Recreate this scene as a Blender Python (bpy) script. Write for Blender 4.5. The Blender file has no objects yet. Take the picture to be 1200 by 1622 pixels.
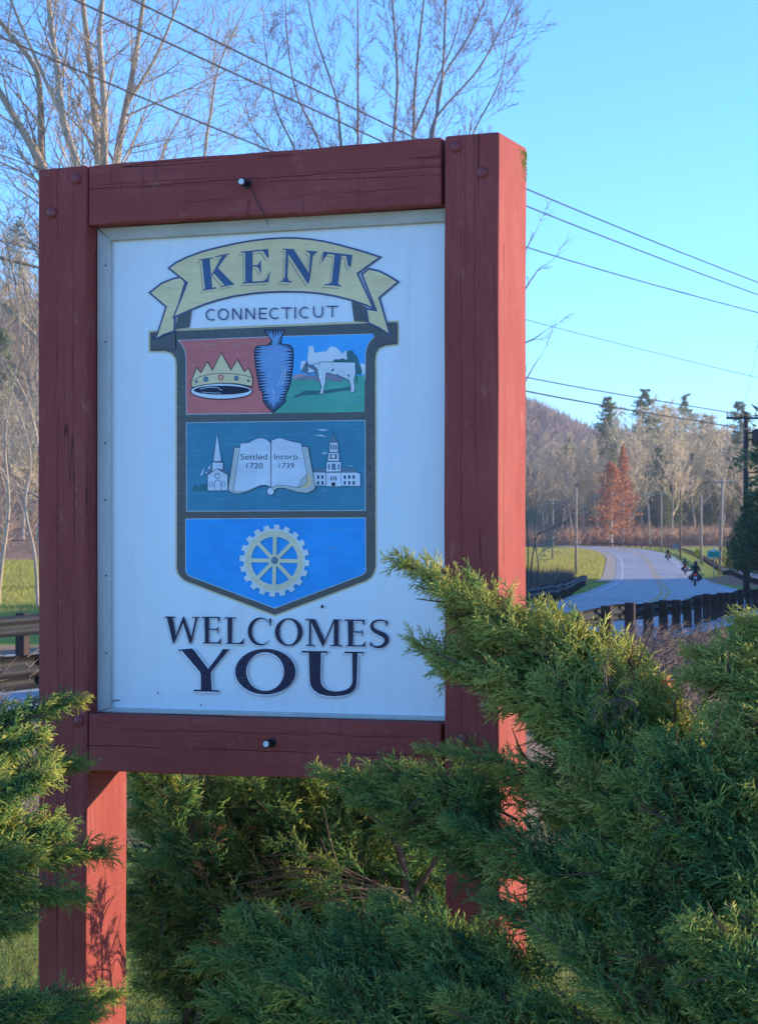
import bpy, bmesh, math, random
import numpy as np
from mathutils import Vector

# ------------------------------------------------------------------ camera, sky, sun, exposure
SC = bpy.context.scene
COL = SC.collection
CAMH, HOR, FPX = 1.5, 897.0, 3600.0
SUN_AZ, SUN_EL = 78.0, 13.5            # degrees right of the view axis, degrees above the horizon
HAZE = 0.00018

cam_d = bpy.data.cameras.new('camera')
cam = bpy.data.objects.new('camera', cam_d)
COL.objects.link(cam)
cam.location = (0, 0, CAMH)
cam.rotation_euler = (math.radians(90), 0, 0)
cam_d.sensor_fit = 'HORIZONTAL'
cam_d.sensor_width = 36.0
cam_d.lens = 36.0 * FPX / 1200.0
cam_d.shift_y = (HOR - 811.0) / 1200.0
cam_d.clip_start = 0.1
cam_d.clip_end = 6000
cam_d.dof.use_dof = True
cam_d.dof.focus_distance = 5.6
cam_d.dof.aperture_fstop = 34
SC.camera = cam

world = bpy.data.worlds.new('World')
SC.world = world
world.use_nodes = True
wn, wl = world.node_tree.nodes, world.node_tree.links
bg = wn['Background']
sky = wn.new('ShaderNodeTexSky')
sky.sky_type = 'NISHITA'
sky.sun_disc = False
sky.sun_elevation = math.radians(SUN_EL)
sky.sun_rotation = math.radians(SUN_AZ)
sky.altitude = 0
sky.air_density = 0.8
sky.dust_density = 0.0
sky.ozone_density = 7.2
wl.new(sky.outputs[0], bg.inputs[0])
bg.inputs[1].default_value = 0.15

sun_d = bpy.data.lights.new('sun', 'SUN')
sun_d.energy = 2.7
sun_d.angle = math.radians(0.5)
sun_d.color = (1.0, 0.82, 0.58)
sun = bpy.data.objects.new('sun', sun_d)
COL.objects.link(sun)
_sa, _se = math.radians(SUN_AZ), math.radians(SUN_EL)
SUNV = Vector((math.sin(_sa) * math.cos(_se), math.cos(_sa) * math.cos(_se), math.sin(_se)))
sun.rotation_euler = SUNV.to_track_quat('Z', 'Y').to_euler()
sun.location = SUNV * 50

SC.view_settings.view_transform = 'Standard'
SC.view_settings.look = 'None'
SC.view_settings.gamma = 1.0
SC.view_settings.use_curve_mapping = False
SC.view_settings.exposure = 1.68
SC.render.engine = 'CYCLES'
SC.cycles.use_denoising = True
try:
    SC.cycles.denoiser = 'OPENIMAGEDENOISE'
except Exception:
    pass
SC.cycles.max_bounces = 6
SC.cycles.transparent_max_bounces = 8
SC.cycles.volume_bounces = 0
SC.cycles.sample_clamp_indirect = 6.0

# ------------------------------------------------------------------ helpers
def PX(px, py, Y):
    """the point at distance Y that stands where the photograph shows (px, py)"""
    return np.array(((px - 600) / FPX * Y, Y, CAMH + (HOR - py) / FPX * Y))

def tag(o, label=None, cat=None, group=None, kind=None):
    if label: o['label'] = label
    if cat: o['category'] = cat
    if group: o['group'] = group
    if kind: o['kind'] = kind
    return o

def empty(name, loc=(0, 0, 0), rz=0.0):
    o = bpy.data.objects.new(name, None)
    o.empty_display_size = 0.1
    o.location = loc
    o.rotation_euler = (0, 0, rz)
    COL.objects.link(o)
    return o

def link(name, me, mat=None, parent=None):
    o = bpy.data.objects.new(name, me)
    COL.objects.link(o)
    if mat is not None and not me.materials:
        me.materials.append(mat)
    if parent is not None:
        o.parent = parent
    return o

def fast_mesh(name, V, faces, smooth=False, attrs=None):
    """V (n,3); faces: list of (m,k) int arrays"""
    me = bpy.data.meshes.new(name)
    V = np.ascontiguousarray(V, dtype=np.float32)
    me.vertices.add(len(V))
    me.vertices.foreach_set('co', V.ravel())
    faces = [np.asarray(f, dtype=np.int32) for f in faces if len(f)]
    if faces:
        loops = np.concatenate([f.ravel() for f in faces])
        tot = np.concatenate([np.full(len(f), f.shape[1], np.int32) for f in faces])
        start = np.concatenate(([0], np.cumsum(tot)[:-1])).astype(np.int32)
        me.loops.add(len(loops))
        me.loops.foreach_set('vertex_index', loops)
        me.polygons.add(len(tot))
        me.polygons.foreach_set('loop_start', start)
        me.polygons.foreach_set('loop_total', tot)
        if smooth:
            me.polygons.foreach_set('use_smooth', np.ones(len(tot), bool))
    for k, a in (attrs or {}).items():
        at = me.attributes.new(k, 'FLOAT', 'POINT')
        at.data.foreach_set('value', np.ascontiguousarray(a, dtype=np.float32))
    me.update(calc_edges=True)
    return me

def perp(d):
    ref = np.where(np.abs(d[:, 2:3]) > 0.9, np.array([[1.0, 0, 0]]), np.array([[0, 0, 1.0]]))
    a = np.cross(d, ref)
    a /= np.linalg.norm(a, axis=1, keepdims=True) + 1e-12
    return a, np.cross(d, a)

def prisms(P0, P1, R0, R1, n):
    P0, P1 = np.asarray(P0, float), np.asarray(P1, float)
    R0, R1 = np.asarray(R0, float), np.asarray(R1, float)
    d = P1 - P0
    d = d / (np.linalg.norm(d, axis=1, keepdims=True) + 1e-12)
    a, b = perp(d)
    th = np.arange(n) * 2 * math.pi / n
    c, s = np.cos(th)[None, :, None], np.sin(th)[None, :, None]
    ring = a[:, None, :] * c + b[:, None, :] * s
    V = np.concatenate([P0[:, None, :] + ring * R0[:, None, None], P1[:, None, :] + ring * R1[:, None, None]], axis=1)
    m = len(P0)
    base = (np.arange(m) * 2 * n)[:, None, None]
    i = np.arange(n)
    q = np.stack([i, (i + 1) % n, (i + 1) % n + n, i + n], axis=1)[None]
    return V.reshape(-1, 3), (base + q).reshape(-1, 4)

def spikes(P0, P1, R, n=3):
    P0, P1, R = np.asarray(P0, float), np.asarray(P1, float), np.asarray(R, float)
    d = P1 - P0
    d = d / (np.linalg.norm(d, axis=1, keepdims=True) + 1e-12)
    a, b = perp(d)
    th = np.arange(n) * 2 * math.pi / n
    ring = a[:, None, :] * np.cos(th)[None, :, None] + b[:, None, :] * np.sin(th)[None, :, None]
    V = np.concatenate([P0[:, None, :] + ring * R[:, None, None], P1[:, None, :]], axis=1)
    i = np.arange(n)
    q = np.stack([i, (i + 1) % n, np.full(n, n)], axis=1)[None]
    return V.reshape(-1, 3), ((np.arange(len(P0)) * (n + 1))[:, None, None] + q).reshape(-1, 3)

class MB:
    """collects loose polygons, boxes, tubes into one mesh"""
    def __init__(s):
        s.v, s.f = [], []
    def poly(s, pts):
        b = len(s.v)
        s.v += [tuple(map(float, p)) for p in pts]
        s.f.append(tuple(range(b, b + len(pts))))
    def hexa(s, c):                       # 8 corners: bottom 4 (ccw), top 4
        b = len(s.v)
        s.v += [tuple(map(float, p)) for p in c]
        for q in ((3, 2, 1, 0), (4, 5, 6, 7), (0, 1, 5, 4), (1, 2, 6, 5), (2, 3, 7, 6), (3, 0, 4, 7)):
            s.f.append(tuple(b + i for i in q))
    def box(s, x0, x1, y0, y1, z0, z1):
        s.hexa([(x0, y0, z0), (x1, y0, z0), (x1, y1, z0), (x0, y1, z0), (x0, y0, z1), (x1, y0, z1), (x1, y1, z1), (x0, y1, z1)])
    def tube(s, pts, rad, n=8, cap=True):
        pts = [np.array(p, float) for p in pts]
        if not hasattr(rad, '__len__'): rad = [rad] * len(pts)
        b = len(s.v)
        for i, p in enumerate(pts):
            t = pts[min(i + 1, len(pts) - 1)] - pts[max(i - 1, 0)]
            t = t / (np.linalg.norm(t) + 1e-12)
            a, bb = perp(t[None])
            for k in range(n):
                th = 2 * math.pi * k / n
                s.v.append(tuple(p + rad[i] * (a[0] * math.cos(th) + bb[0] * math.sin(th))))
        for i in range(len(pts) - 1):
            for k in range(n):
                s.f.append((b + i * n + k, b + i * n + (k + 1) % n, b + (i + 1) * n + (k + 1) % n, b + (i + 1) * n + k))
        if cap:
            s.f.append(tuple(b + k for k in reversed(range(n))))
            s.f.append(tuple(b + (len(pts) - 1) * n + k for k in range(n)))
    def lathe(s, c, axis, prof, n=16):    # prof: (dist along axis, radius)
        c = np.array(c, float); axis = np.array(axis, float)
        s.tube([c + axis * h for h, _ in prof], [max(r, 1e-5) for _, r in prof], n)
    def mesh(s, name, smooth=False, bevel=0.0, seg=2):
        me = bpy.data.meshes.new(name)
        me.from_pydata(s.v, [], s.f)
        if bevel:
            bm = bmesh.new(); bm.from_mesh(me)
            bmesh.ops.bevel(bm, geom=list(bm.edges), offset=bevel, segments=seg, profile=0.5, affect='EDGES')
            bm.to_mesh(me); bm.free()
        if smooth:
            for p in me.polygons: p.use_smooth = True
        me.update()
        return me
    def build(s, name, mat, parent=None, **k):
        return link(name, s.mesh(name, **k), mat, parent)

def cr(pts, per=8):
    """Catmull-Rom through points"""
    P = np.array(pts, float)
    P = np.vstack([2 * P[0] - P[1], P, 2 * P[-1] - P[-2]])
    out = []
    for i in range(1, len(P) - 2):
        for t in np.linspace(0, 1, per, endpoint=False):
            p0, p1, p2, p3 = P[i - 1], P[i], P[i + 1], P[i + 2]
            out.append(0.5 * (2 * p1 + (p2 - p0) * t + (2 * p0 - 5 * p1 + 4 * p2 - p3) * t * t + (3 * p1 - p0 - 3 * p2 + p3) * t ** 3))
    out.append(P[-2])
    return np.array(out)

def sstep(x):
    x = np.clip(x, 0, 1)
    return x * x * (3 - 2 * x)

# ------------------------------------------------------------------ materials
def srgb(*c):
    return tuple((x / 255 / 12.92) if x / 255 <= 0.04045 else ((x / 255 + 0.055) / 1.055) ** 2.4 for x in c)

class NT:
    def __init__(s, name):
        s.m = bpy.data.materials.new(name)
        s.m.use_nodes = True
        s.n, s.l = s.m.node_tree.nodes, s.m.node_tree.links
        s.bsdf = s.n['Principled BSDF']
        s.out = s.n['Material Output']
    def new(s, t, **k):
        n = s.n.new(t)
        for a, b in k.items(): setattr(n, a, b)
        return n
    def coord(s, kind='Object', scale=(1, 1, 1)):
        if kind == 'World':
            src = s.new('ShaderNodeNewGeometry').outputs['Position']
        else:
            src = s.new('ShaderNodeTexCoord').outputs[kind]
        mp = s.new('ShaderNodeMapping')
        mp.inputs['Scale'].default_value = scale
        s.l.new(src, mp.inputs['Vector'])
        return mp.outputs[0]
    def noise(s, vec, scale, detail=4, rough=0.6):
        n = s.new('ShaderNodeTexNoise')
        n.inputs['Scale'].default_value = scale
        n.inputs['Detail'].default_value = detail
        n.inputs['Roughness'].default_value = rough
        s.l.new(vec, n.inputs['Vector'])
        return n.outputs['Fac']
    def ramp(s, fac, stops, interp='LINEAR'):
        r = s.new('ShaderNodeValToRGB')
        r.color_ramp.interpolation = interp
        els = r.color_ramp.elements
        while len(els) < len(stops): els.new(0.5)
        for e, (p, c) in zip(els, stops):
            e.position = p
            e.color = (*c, 1) if hasattr(c, '__len__') else (c, c, c, 1)
        s.l.new(fac, r.inputs[0])
        return r.outputs[0]
    def mix(s, fac, a, b, blend='MIX'):
        m = s.new('ShaderNodeMix', data_type='RGBA', blend_type=blend)
        for sock, v in ((m.inputs[0], fac), (m.inputs[6], a), (m.inputs[7], b)):
            if hasattr(v, 'is_output'): s.l.new(v, sock)
            elif hasattr(v, '__len__'): sock.default_value = (*v, 1) if len(v) == 3 else v
            else: sock.default_value = v
        return m.outputs[2]
    def math(s, op, a, b=0.0):
        m = s.new('ShaderNodeMath', operation=op)
        for sock, v in ((m.inputs[0], a), (m.inputs[1], b)):
            if hasattr(v, 'is_output'): s.l.new(v, sock)
            else: sock.default_value = v
        return m.outputs[0]
    def bump(s, h, strength=0.3, dist=0.01):
        b = s.new('ShaderNodeBump')
        b.inputs['Strength'].default_value = strength
        b.inputs['Distance'].default_value = dist
        s.l.new(h, b.inputs['Height'])
        s.l.new(b.outputs[0], s.bsdf.inputs['Normal'])
    def color(s, c):
        if hasattr(c, 'is_output'): s.l.new(c, s.bsdf.inputs['Base Color'])
        else: s.bsdf.inputs['Base Color'].default_value = (*c, 1)
    def set(s, rough=0.7, spec=0.3, metal=0.0):
        s.bsdf.inputs['Roughness'].default_value = rough
        s.bsdf.inputs['Specular IOR Level'].default_value = spec
        s.bsdf.inputs['Metallic'].default_value = metal

def simple(name, c1, c2=None, scale=20, rough=0.7, spec=0.3, metal=0.0, bump=0.0, bdist=0.004, coord='Object', stretch=(1, 1, 1)):
    t = NT(name)
    c2 = c2 if c2 is not None else tuple(x * 0.75 for x in c1)
    v = t.coord(coord, stretch)
    f = t.noise(v, scale, 5)
    t.color(t.ramp(f, [(0.3, c1), (0.7, c2)]))
    t.set(rough, spec, metal)
    if bump: t.bump(f, bump, bdist)
    return t.m

def wood_mat(name, along, lines=()):
    """barn-red painted timber, grain along axis 0 (u) or 2 (z)"""
    t = NT(name)
    st = [1, 1, 1]; st[along] = 0.045
    v = t.coord('Object', tuple(st))
    g = t.noise(v, 90, 6, 0.65)
    big = t.noise(t.coord('Object', tuple(0.35 if i == along else 1 for i in range(3))), 9, 4)
    fine = t.noise(t.coord('Object'), 240, 3, 0.7)
    col = t.ramp(big, [(0.28, (0.27, 0.046, 0.038)), (0.5, (0.32, 0.060, 0.048)), (0.75, (0.365, 0.088, 0.074))])
    col = t.mix(t.ramp(g, [(0.30, 0.45), (0.48, 0.0)]), col, (0.19, 0.035, 0.033))
    col = t.mix(t.ramp(fine, [(0.52, 0.0), (0.74, 0.5)]), col, (0.39, 0.12, 0.09))
    # weather checks: thin dark cracks running with the grain
    st2 = [1, 1, 1]; st2[along] = 0.018
    ck = t.noise(t.coord('Object', tuple(st2)), 22, 2, 0.4)
    ckl = t.math('ABSOLUTE', t.math('SUBTRACT', ck, 0.62))
    crack = t.math('MULTIPLY', t.ramp(ckl, [(0.0, 1.0), (0.0045, 0.0)]), t.ramp(big, [(0.45, 0.0), (0.55, 1.0)]))
    col = t.mix(t.math('MULTIPLY', crack, 0.85), col, (0.035, 0.010, 0.012))
    pit = t.new('ShaderNodeTexVoronoi'); pit.inputs['Scale'].default_value = 70
    t.l.new(t.coord('Object', tuple(0.5 if i == along else 1 for i in range(3))), pit.inputs['Vector'])
    pits = t.ramp(pit.outputs['Distance'], [(0.05, 0.65), (0.13, 0.0)])
    pm = t.math('MULTIPLY', pits, t.ramp(big, [(0.45, 0.0), (0.6, 1.0)]))
    col = t.mix(pm, col, (0.07, 0.018, 0.02))
    sx = t.new('ShaderNodeSeparateXYZ'); t.l.new(t.new('ShaderNodeTexCoord').outputs['Object'], sx.inputs[0])
    cross = sx.outputs[0] if along == 2 else sx.outputs[2]
    wob = t.noise(t.coord('Object', tuple(1 if i == along else 0 for i in range(3))), 7, 4, .7)
    fade = t.noise(t.coord('Object', tuple(1 if i == along else 0.3 for i in range(3))), 3.3, 2)
    for k, (pos, wid, amp) in enumerate(lines):                # long drying checks
        dst = t.math('ABSOLUTE', t.math('SUBTRACT', t.math('SUBTRACT', cross, pos), t.math('MULTIPLY', t.math('SUBTRACT', wob, 0.5), amp)))
        ln = t.math('MULTIPLY', t.ramp(t.math('MULTIPLY', dst, 1.0 / wid * 0.5), [(0.0, 1.0), (0.5, 0.0)]), t.ramp(fade, [(0.40, 0.0), (0.47, 1.0)] if k % 2 == 0 else [(0.5, 1.0), (0.57, 0.0)]))
        crack = t.math('MAXIMUM', crack, ln)
        col = t.mix(t.math('MULTIPLY', ln, 0.9), col, (0.03, 0.008, 0.01))
    # rain streaks and rubbed paint, running down
    stv = t.noise(t.coord('Object', (1, 1, 0.05)), 55, 3, .6)
    col = t.mix(t.math('MULTIPLY', t.ramp(stv, [(0.56, 0.0), (0.68, 0.55)]), t.ramp(big, [(0.42, 0.0), (0.62, 1.0)])), col, (0.11, 0.02, 0.022))
    rub = t.noise(t.coord('Object', tuple(0.4 if i == along else 1 for i in range(3))), 33, 5, .75)
    col = t.mix(t.ramp(rub, [(0.58, 0.0), (0.68, 0.5)]), col, (0.40, 0.15, 0.115))
    t.color(col)
    t.set(0.66, 0.15)
    h = t.math('SUBTRACT', t.math('ADD', t.math('MULTIPLY', g, 0.6), t.math('MULTIPLY', fine, 0.35)), t.math('MULTIPLY', crack, 2.0))
    t.bump(h, 0.75, 0.0035)
    return t.m

def leaf_mat(name, stops, transl=0.3, rough=0.55, rand=0.35, attr='tint'):
    t = NT(name)
    a = t.new('ShaderNodeAttribute', attribute_name=attr)
    col = t.ramp(a.outputs['Fac'], stops)
    oi = t.new('ShaderNodeObjectInfo')
    hsv = t.new('ShaderNodeHueSaturation')
    t.l.new(col, hsv.inputs['Color'])
    t.l.new(t.math('ADD', t.math('MULTIPLY', oi.outputs['Random'], rand), 1 - rand / 2), hsv.inputs['Value'])
    col = hsv.outputs[0]
    t.color(col)
    t.set(rough, 0.25)
    tr = t.new('ShaderNodeBsdfTranslucent')
    t.l.new(col, tr.inputs['Color'])
    mx = t.new('ShaderNodeMixShader')
    mx.inputs[0].default_value = transl
    t.l.new(t.bsdf.outputs[0], mx.inputs[1])
    t.l.new(tr.outputs[0], mx.inputs[2])
    t.l.new(mx.outputs[0], t.out.inputs['Surface'])
    return t.m

M = {}
M['wood_post'] = wood_mat('red_timber_upright', 2, [(0.058, .0009, .02), (0.105, .0006, .015), (1.165, .0007, .02), (1.2, .0006, .012)])
M['wood_rail'] = wood_mat('red_timber_level', 0, [(2.478, .0009, .02), (2.43, .0006, .03), (1.035, .001, .02), (1.08, .0006, .03)])
M['bolt'] = simple('red_painted_bolt', (0.30, 0.055, 0.05), (0.22, 0.04, 0.04), 60, 0.45, 0.4)
M['bark_pale'] = simple('pale_bark', (0.52, 0.42, 0.31), (0.32, 0.25, 0.19), 14, 0.85, 0.1, bump=0.5, bdist=0.01, stretch=(1, 1, 0.25))
M['bark_grey'] = simple('grey_brown_bark', (0.36, 0.29, 0.27), (0.22, 0.175, 0.165), 14, 0.85, 0.1)
M['bark_far'] = simple('far_twigs', (0.33, 0.26, 0.20), (0.20, 0.16, 0.13), 0.3, 0.9, 0.05)
M['bark_dark'] = simple('dark_bark', (0.10, 0.075, 0.06), (0.05, 0.04, 0.035), 20, 0.9, 0.1, bump=0.5)
M['black'] = simple('black_rubber', (0.012, 0.012, 0.013), (0.02, 0.02, 0.02), 30, 0.5, 0.4)
M['black_cloth'] = simple('black_jacket', (0.012, 0.012, 0.015), (0.02, 0.02, 0.025), 12, 0.7, 0.3)
M['chrome'] = simple('worn_chrome', (0.6, 0.6, 0.6), (0.4, 0.4, 0.4), 20, 0.25, 0.5, 1.0)
M['white'] = simple('white_paint', (0.78, 0.78, 0.76), (0.7, 0.7, 0.68), 12, 0.5)
M['pole_pale'] = simple('weathered_pole', (0.42, 0.36, 0.29), (0.28, 0.24, 0.19), 3, 0.85, 0.1, stretch=(4, 4, 0.4))
M['pole_dark'] = simple('creosoted_pole', (0.075, 0.06, 0.05), (0.04, 0.033, 0.03), 3, 0.8, 0.2, stretch=(4, 4, 0.4))
M['wire'] = simple('dark_cable', (0.02, 0.02, 0.022), (0.03, 0.03, 0.03), 5, 0.6)
M['steel'] = simple('weathered_guard_steel', (0.014, 0.014, 0.016), (0.009, 0.009, 0.010), 4, 0.65, 0.25, 0.0, coord='World')
M['steel_pale'] = simple('galvanised_guard_steel', (0.42, 0.43, 0.44), (0.30, 0.30, 0.31), 3, 0.45, 0.5, 0.5, coord='World')
M['post_brown'] = simple('brown_guard_post', (0.065, 0.042, 0.034), (0.035, 0.025, 0.022), 5, 0.8, 0.2, coord='World')

# ------------------------------------------------------------------ terrain
_YB = [-200, 200, 225, 260, 294, 345, 400, 470, 600, 4000]
_ZB = [0, 0, .15, .75, 1.58, 2.8, 4.17, 5.8, 12, 12]

def ground(X, Y):
    X = np.asarray(X, float); Y = np.asarray(Y, float)
    Ys = np.maximum(Y, 1.0)
    a = X / Ys
    z = np.interp(Y, _YB, _ZB)
    z = z + 1.7 * sstep((Y - 50) / 80) * sstep((-0.04 - a) / 0.06)
    z = z + 31 * sstep((Y - 130) / 150) * sstep((0.03 - a) / 0.10)
    z = z + 15 * sstep((X - (0.09 * Y + 10.5)) / 34) * sstep((Y - 38) / 22) * sstep((250 - Y) / 35)
    H = np.interp(600 + 3600 * a, [0, 600, 838, 935, 1000, 1200, 1500], [70, 95, 75, 60, 58, 57, 62])
    far = sstep((Y - 600) / 550) * (1 - 0.5 * sstep((Y - 1200) / 400))
    z = z + far * np.maximum(H - z, 0)
    z = z + 0.05 * np.sin(X * 0.9 + 1.3) * np.sin(Y * 0.7) * sstep((Y - 6) / 10) * sstep((300 - Y) / 100)
    return z

ys = np.concatenate([np.linspace(-40, 4, 12), np.linspace(4.6, 40, 60), 40 * (1700 / 40) ** np.linspace(0.01, 1, 170)])
us = np.linspace(-1, 1, 181)
us = np.sign(us) * np.abs(us) ** 1.35
YY, UU = np.meshgrid(ys, us, indexing='ij')
XX = UU * (45 + 0.62 * np.maximum(YY, 0))
ZZ = ground(XX, YY)
nY, nX = YY.shape
idx = np.arange(nY * nX).reshape(nY, nX)
quads = np.stack([idx[:-1, :-1], idx[:-1, 1:], idx[1:, 1:], idx[1:, :-1]], -1).reshape(-1, 4)
AA = XX / np.maximum(YY, 1)
lawn = 1 - sstep((YY - 118) / 14) * (AA < 0.02)                       # meadow on the left ends at the wooded slope
lawn = np.where(AA >= 0.02, 1 - sstep((YY - 440) / 20), lawn)          # meadow inside the bend
lawn = lawn * (1 - sstep((XX - (0.09 * YY + 9.0)) / 5) * sstep((YY - 30) / 20) * sstep((240 - YY) / 20))
lawn = np.where((YY > 12) & (YY < 44), 0.12, lawn)                      # leaf litter on the verges
gm = NT('ground_cover')
ga = gm.new('ShaderNodeAttribute', attribute_name='lawn').outputs['Fac']
gw = gm.coord('World')
n1 = gm.noise(gw, 0.35, 5); n2 = gm.noise(gw, 9, 5, 0.7); n3 = gm.noise(gw, 1.7, 4)
gcol = gm.ramp(n1, [(0.3, (0.32, 0.35, 0.05)), (0.55, (0.40, 0.41, 0.075)), (0.75, (0.47, 0.42, 0.12))])
gcol = gm.mix(gm.ramp(n2, [(0.35, 0.5), (0.6, 0.0)]), gcol, (0.09, 0.12, 0.025))
lcol = gm.ramp(n3, [(0.3, (0.30, 0.18, 0.11)), (0.55, (0.42, 0.26, 0.155)), (0.75, (0.48, 0.34, 0.22))])
lcol = gm.mix(gm.ramp(n2, [(0.3, 0.6), (0.55, 0.0)]), lcol, (0.11, 0.075, 0.05))
gm.color(gm.mix(gm.ramp(gm.math('ADD', ga, gm.math('MULTIPLY', gm.math('SUBTRACT', n3, 0.5), 0.5)), [(0.4, 0.0), (0.6, 1.0)]), lcol, gcol))
gm.set(0.95, 0.05)
gm.bump(n2, 0.6, 0.06)
tag(link('ground', fast_mesh('ground', np.stack([XX, YY, ZZ], -1).reshape(-1, 3), [quads], True, {'lawn': lawn.ravel()}), gm.m), kind='structure')

# unseen pale gravel added around the camera to bounce light onto the sign
gv = simple('bounce_gravel', (0.46, 0.43, 0.39), (0.36, 0.33, 0.30), 14, .95, .05, coord='World', bump=.4, bdist=.02)
mb = MB(); mb.poly([(-12, -38, .012), (-3, -38, .012), (28, -38, .012), (30, -10, .012), (22, 1.0, .012), (6, 3.4, .012), (-2.2, 3.5, .012), (-6, 0.5, .012), (-11, -12, .012)])
tag(mb.build('added_bounce_ground', gv), kind='structure')

# ------------------------------------------------------------------ road
CEN = cr([(-24, -25), (-11.6, 11), (-7.2, 21.3), (-2.2, 33.5), (1.6, 46), (5.2, 60), (8.6, 76), (11.4, 93), (15.8, 125.6), (21.9, 177), (27.6, 225),
          (35, 294), (40.5, 350), (43.5, 400), (42.5, 435), (37, 460), (26, 478), (8, 490), (-14, 496)], 10)

def offset_line(line, off):
    t = np.gradient(line, axis=0)
    t /= np.linalg.norm(t, axis=1, keepdims=True)
    n = np.stack([t[:, 1], -t[:, 0]], 1)                                # to the right of travel
    return line + n * np.asarray(off)[..., None] if np.ndim(off) else line + n * off

def road_z(P):
    return np.interp(P[:, 1], _YB, _ZB)

def ribbon(name, line, o0, o1, dz, mat, i0=0, i1=None, parent=None):
    seg = line[i0:i1]
    z = road_z(seg) + dz
    cols = np.linspace(o0, o1, 5 if abs(o1 - o0) > 1 else 2)
    rows = [np.column_stack([offset_line(line, c)[i0:i1], z]) for c in cols]
    V = np.stack(rows, 1)
    n, k = V.shape[:2]
    ii = np.arange(n * k).reshape(n, k)
    q = np.stack([ii[:-1, :-1], ii[:-1, 1:], ii[1:, 1:], ii[1:, :-1]], -1).reshape(-1, 4)
    return link(name, fast_mesh(name, V.reshape(-1, 3), [q], True), mat, parent)

am = NT('worn_asphalt')
aw = am.coord('World')
a1 = am.noise(aw, 0.5, 5); a2 = am.noise(aw, 25, 4, 0.7); a3 = am.noise(am.coord('World', (0.6, 0.12, 1)), 1.1, 4)
ac = am.ramp(a1, [(0.3, (0.36, 0.345, 0.325)), (0.7, (0.43, 0.415, 0.39))])
ac = am.mix(am.ramp(a3, [(0.52, 0.0), (0.62, 0.7)]), ac, (0.25, 0.245, 0.24))
ac = am.mix(am.ramp(a2, [(0.3, 0.35), (0.55, 0.0)]), ac, (0.18, 0.18, 0.18))
cv = am.new('ShaderNodeTexVoronoi', feature='DISTANCE_TO_EDGE'); cv.inputs['Scale'].default_value = .22; am.l.new(am.coord('World', (1, .45, 1)), cv.inputs['Vector'])
ac = am.mix(am.ramp(cv.outputs['Distance'], [(0.0, .75), (.016, 0.0)]), ac, (.09, .09, .09))
am.color(ac); am.set(0.6, 0.35); am.bump(a2, 0.3, 0.01)
road = tag(ribbon('road', CEN, -4.3, 4.5, 0.10, am.m), kind='structure')
M['paint_white'] = simple('road_paint_white', (0.72, 0.72, 0.70), (0.5, 0.5, 0.48), 6, 0.7, coord='World')
M['paint_yellow'] = simple('road_paint_yellow', (0.62, 0.40, 0.06), (0.48, 0.31, 0.06), 6, 0.7, coord='World')
ribbon('painted_line', CEN, -0.24, -0.11, 0.106, M['paint_yellow'], parent=road)
ribbon('painted_line', CEN, 0.11, 0.24, 0.106, M['paint_yellow'], parent=road)
ribbon('painted_line', CEN, -3.62, -3.48, 0.106, M['paint_white'], parent=road)
ribbon('painted_line', CEN, 3.48, 3.62, 0.106, M['paint_white'], parent=road)
# gravel shoulder inside the bend
gs = simple('gravel_shoulder', (0.52, 0.44, 0.34), (0.38, 0.32, 0.25), 6, 0.95, 0.05, coord='World')
i_b = int(np.argmin(np.abs(CEN[:, 1] - 205)))
tag(ribbon('gravel_path', CEN, -5.7, -4.3, 0.085, gs, i_b, None), kind='structure')

# ------------------------------------------------------------------ guard rails
RAIL_R = cr([(-13, -3), (-7.6, 9), (-3.2, 20), (0.5, 31), (4.1, 41), (7.3, 53.3), (10, 65), (13.2, 78), (17.2, 98), (20.9, 120)], 12)
RAIL_R2 = cr([(24.3, 141), (28.2, 172), (33.5, 215), (39.2, 262)], 12)
RAIL_R3 = cr([(39.6, 266), (44.5, 310), (48.6, 350), (51.4, 385), (52, 415), (50, 440), (43, 462)], 10)
RAIL_L = cr([(-20, 8), (-10.7, 22.6), (-5.6, 34), (-1.6, 50), (2.0, 63), (5.1, 76), (8.0, 98), (11.2, 130), (16.2, 178)], 12)
WPROF = [(0.0, 0.155), (0.05, 0.135), (0.08, 0.10), (0.08, 0.06), (0.01, 0.025), (0.01, -0.025), (0.08, -0.06), (0.08, -0.10), (0.05, -0.135), (0.0, -0.155)]

def by_arc(line, step):
    d = np.concatenate([[0], np.cumsum(np.linalg.norm(np.diff(line, axis=0), axis=1))])
    s = np.arange(0, d[-1], step)
    return np.column_stack([np.interp(s, d, line[:, 0]), np.interp(s, d, line[:, 1])])

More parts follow.
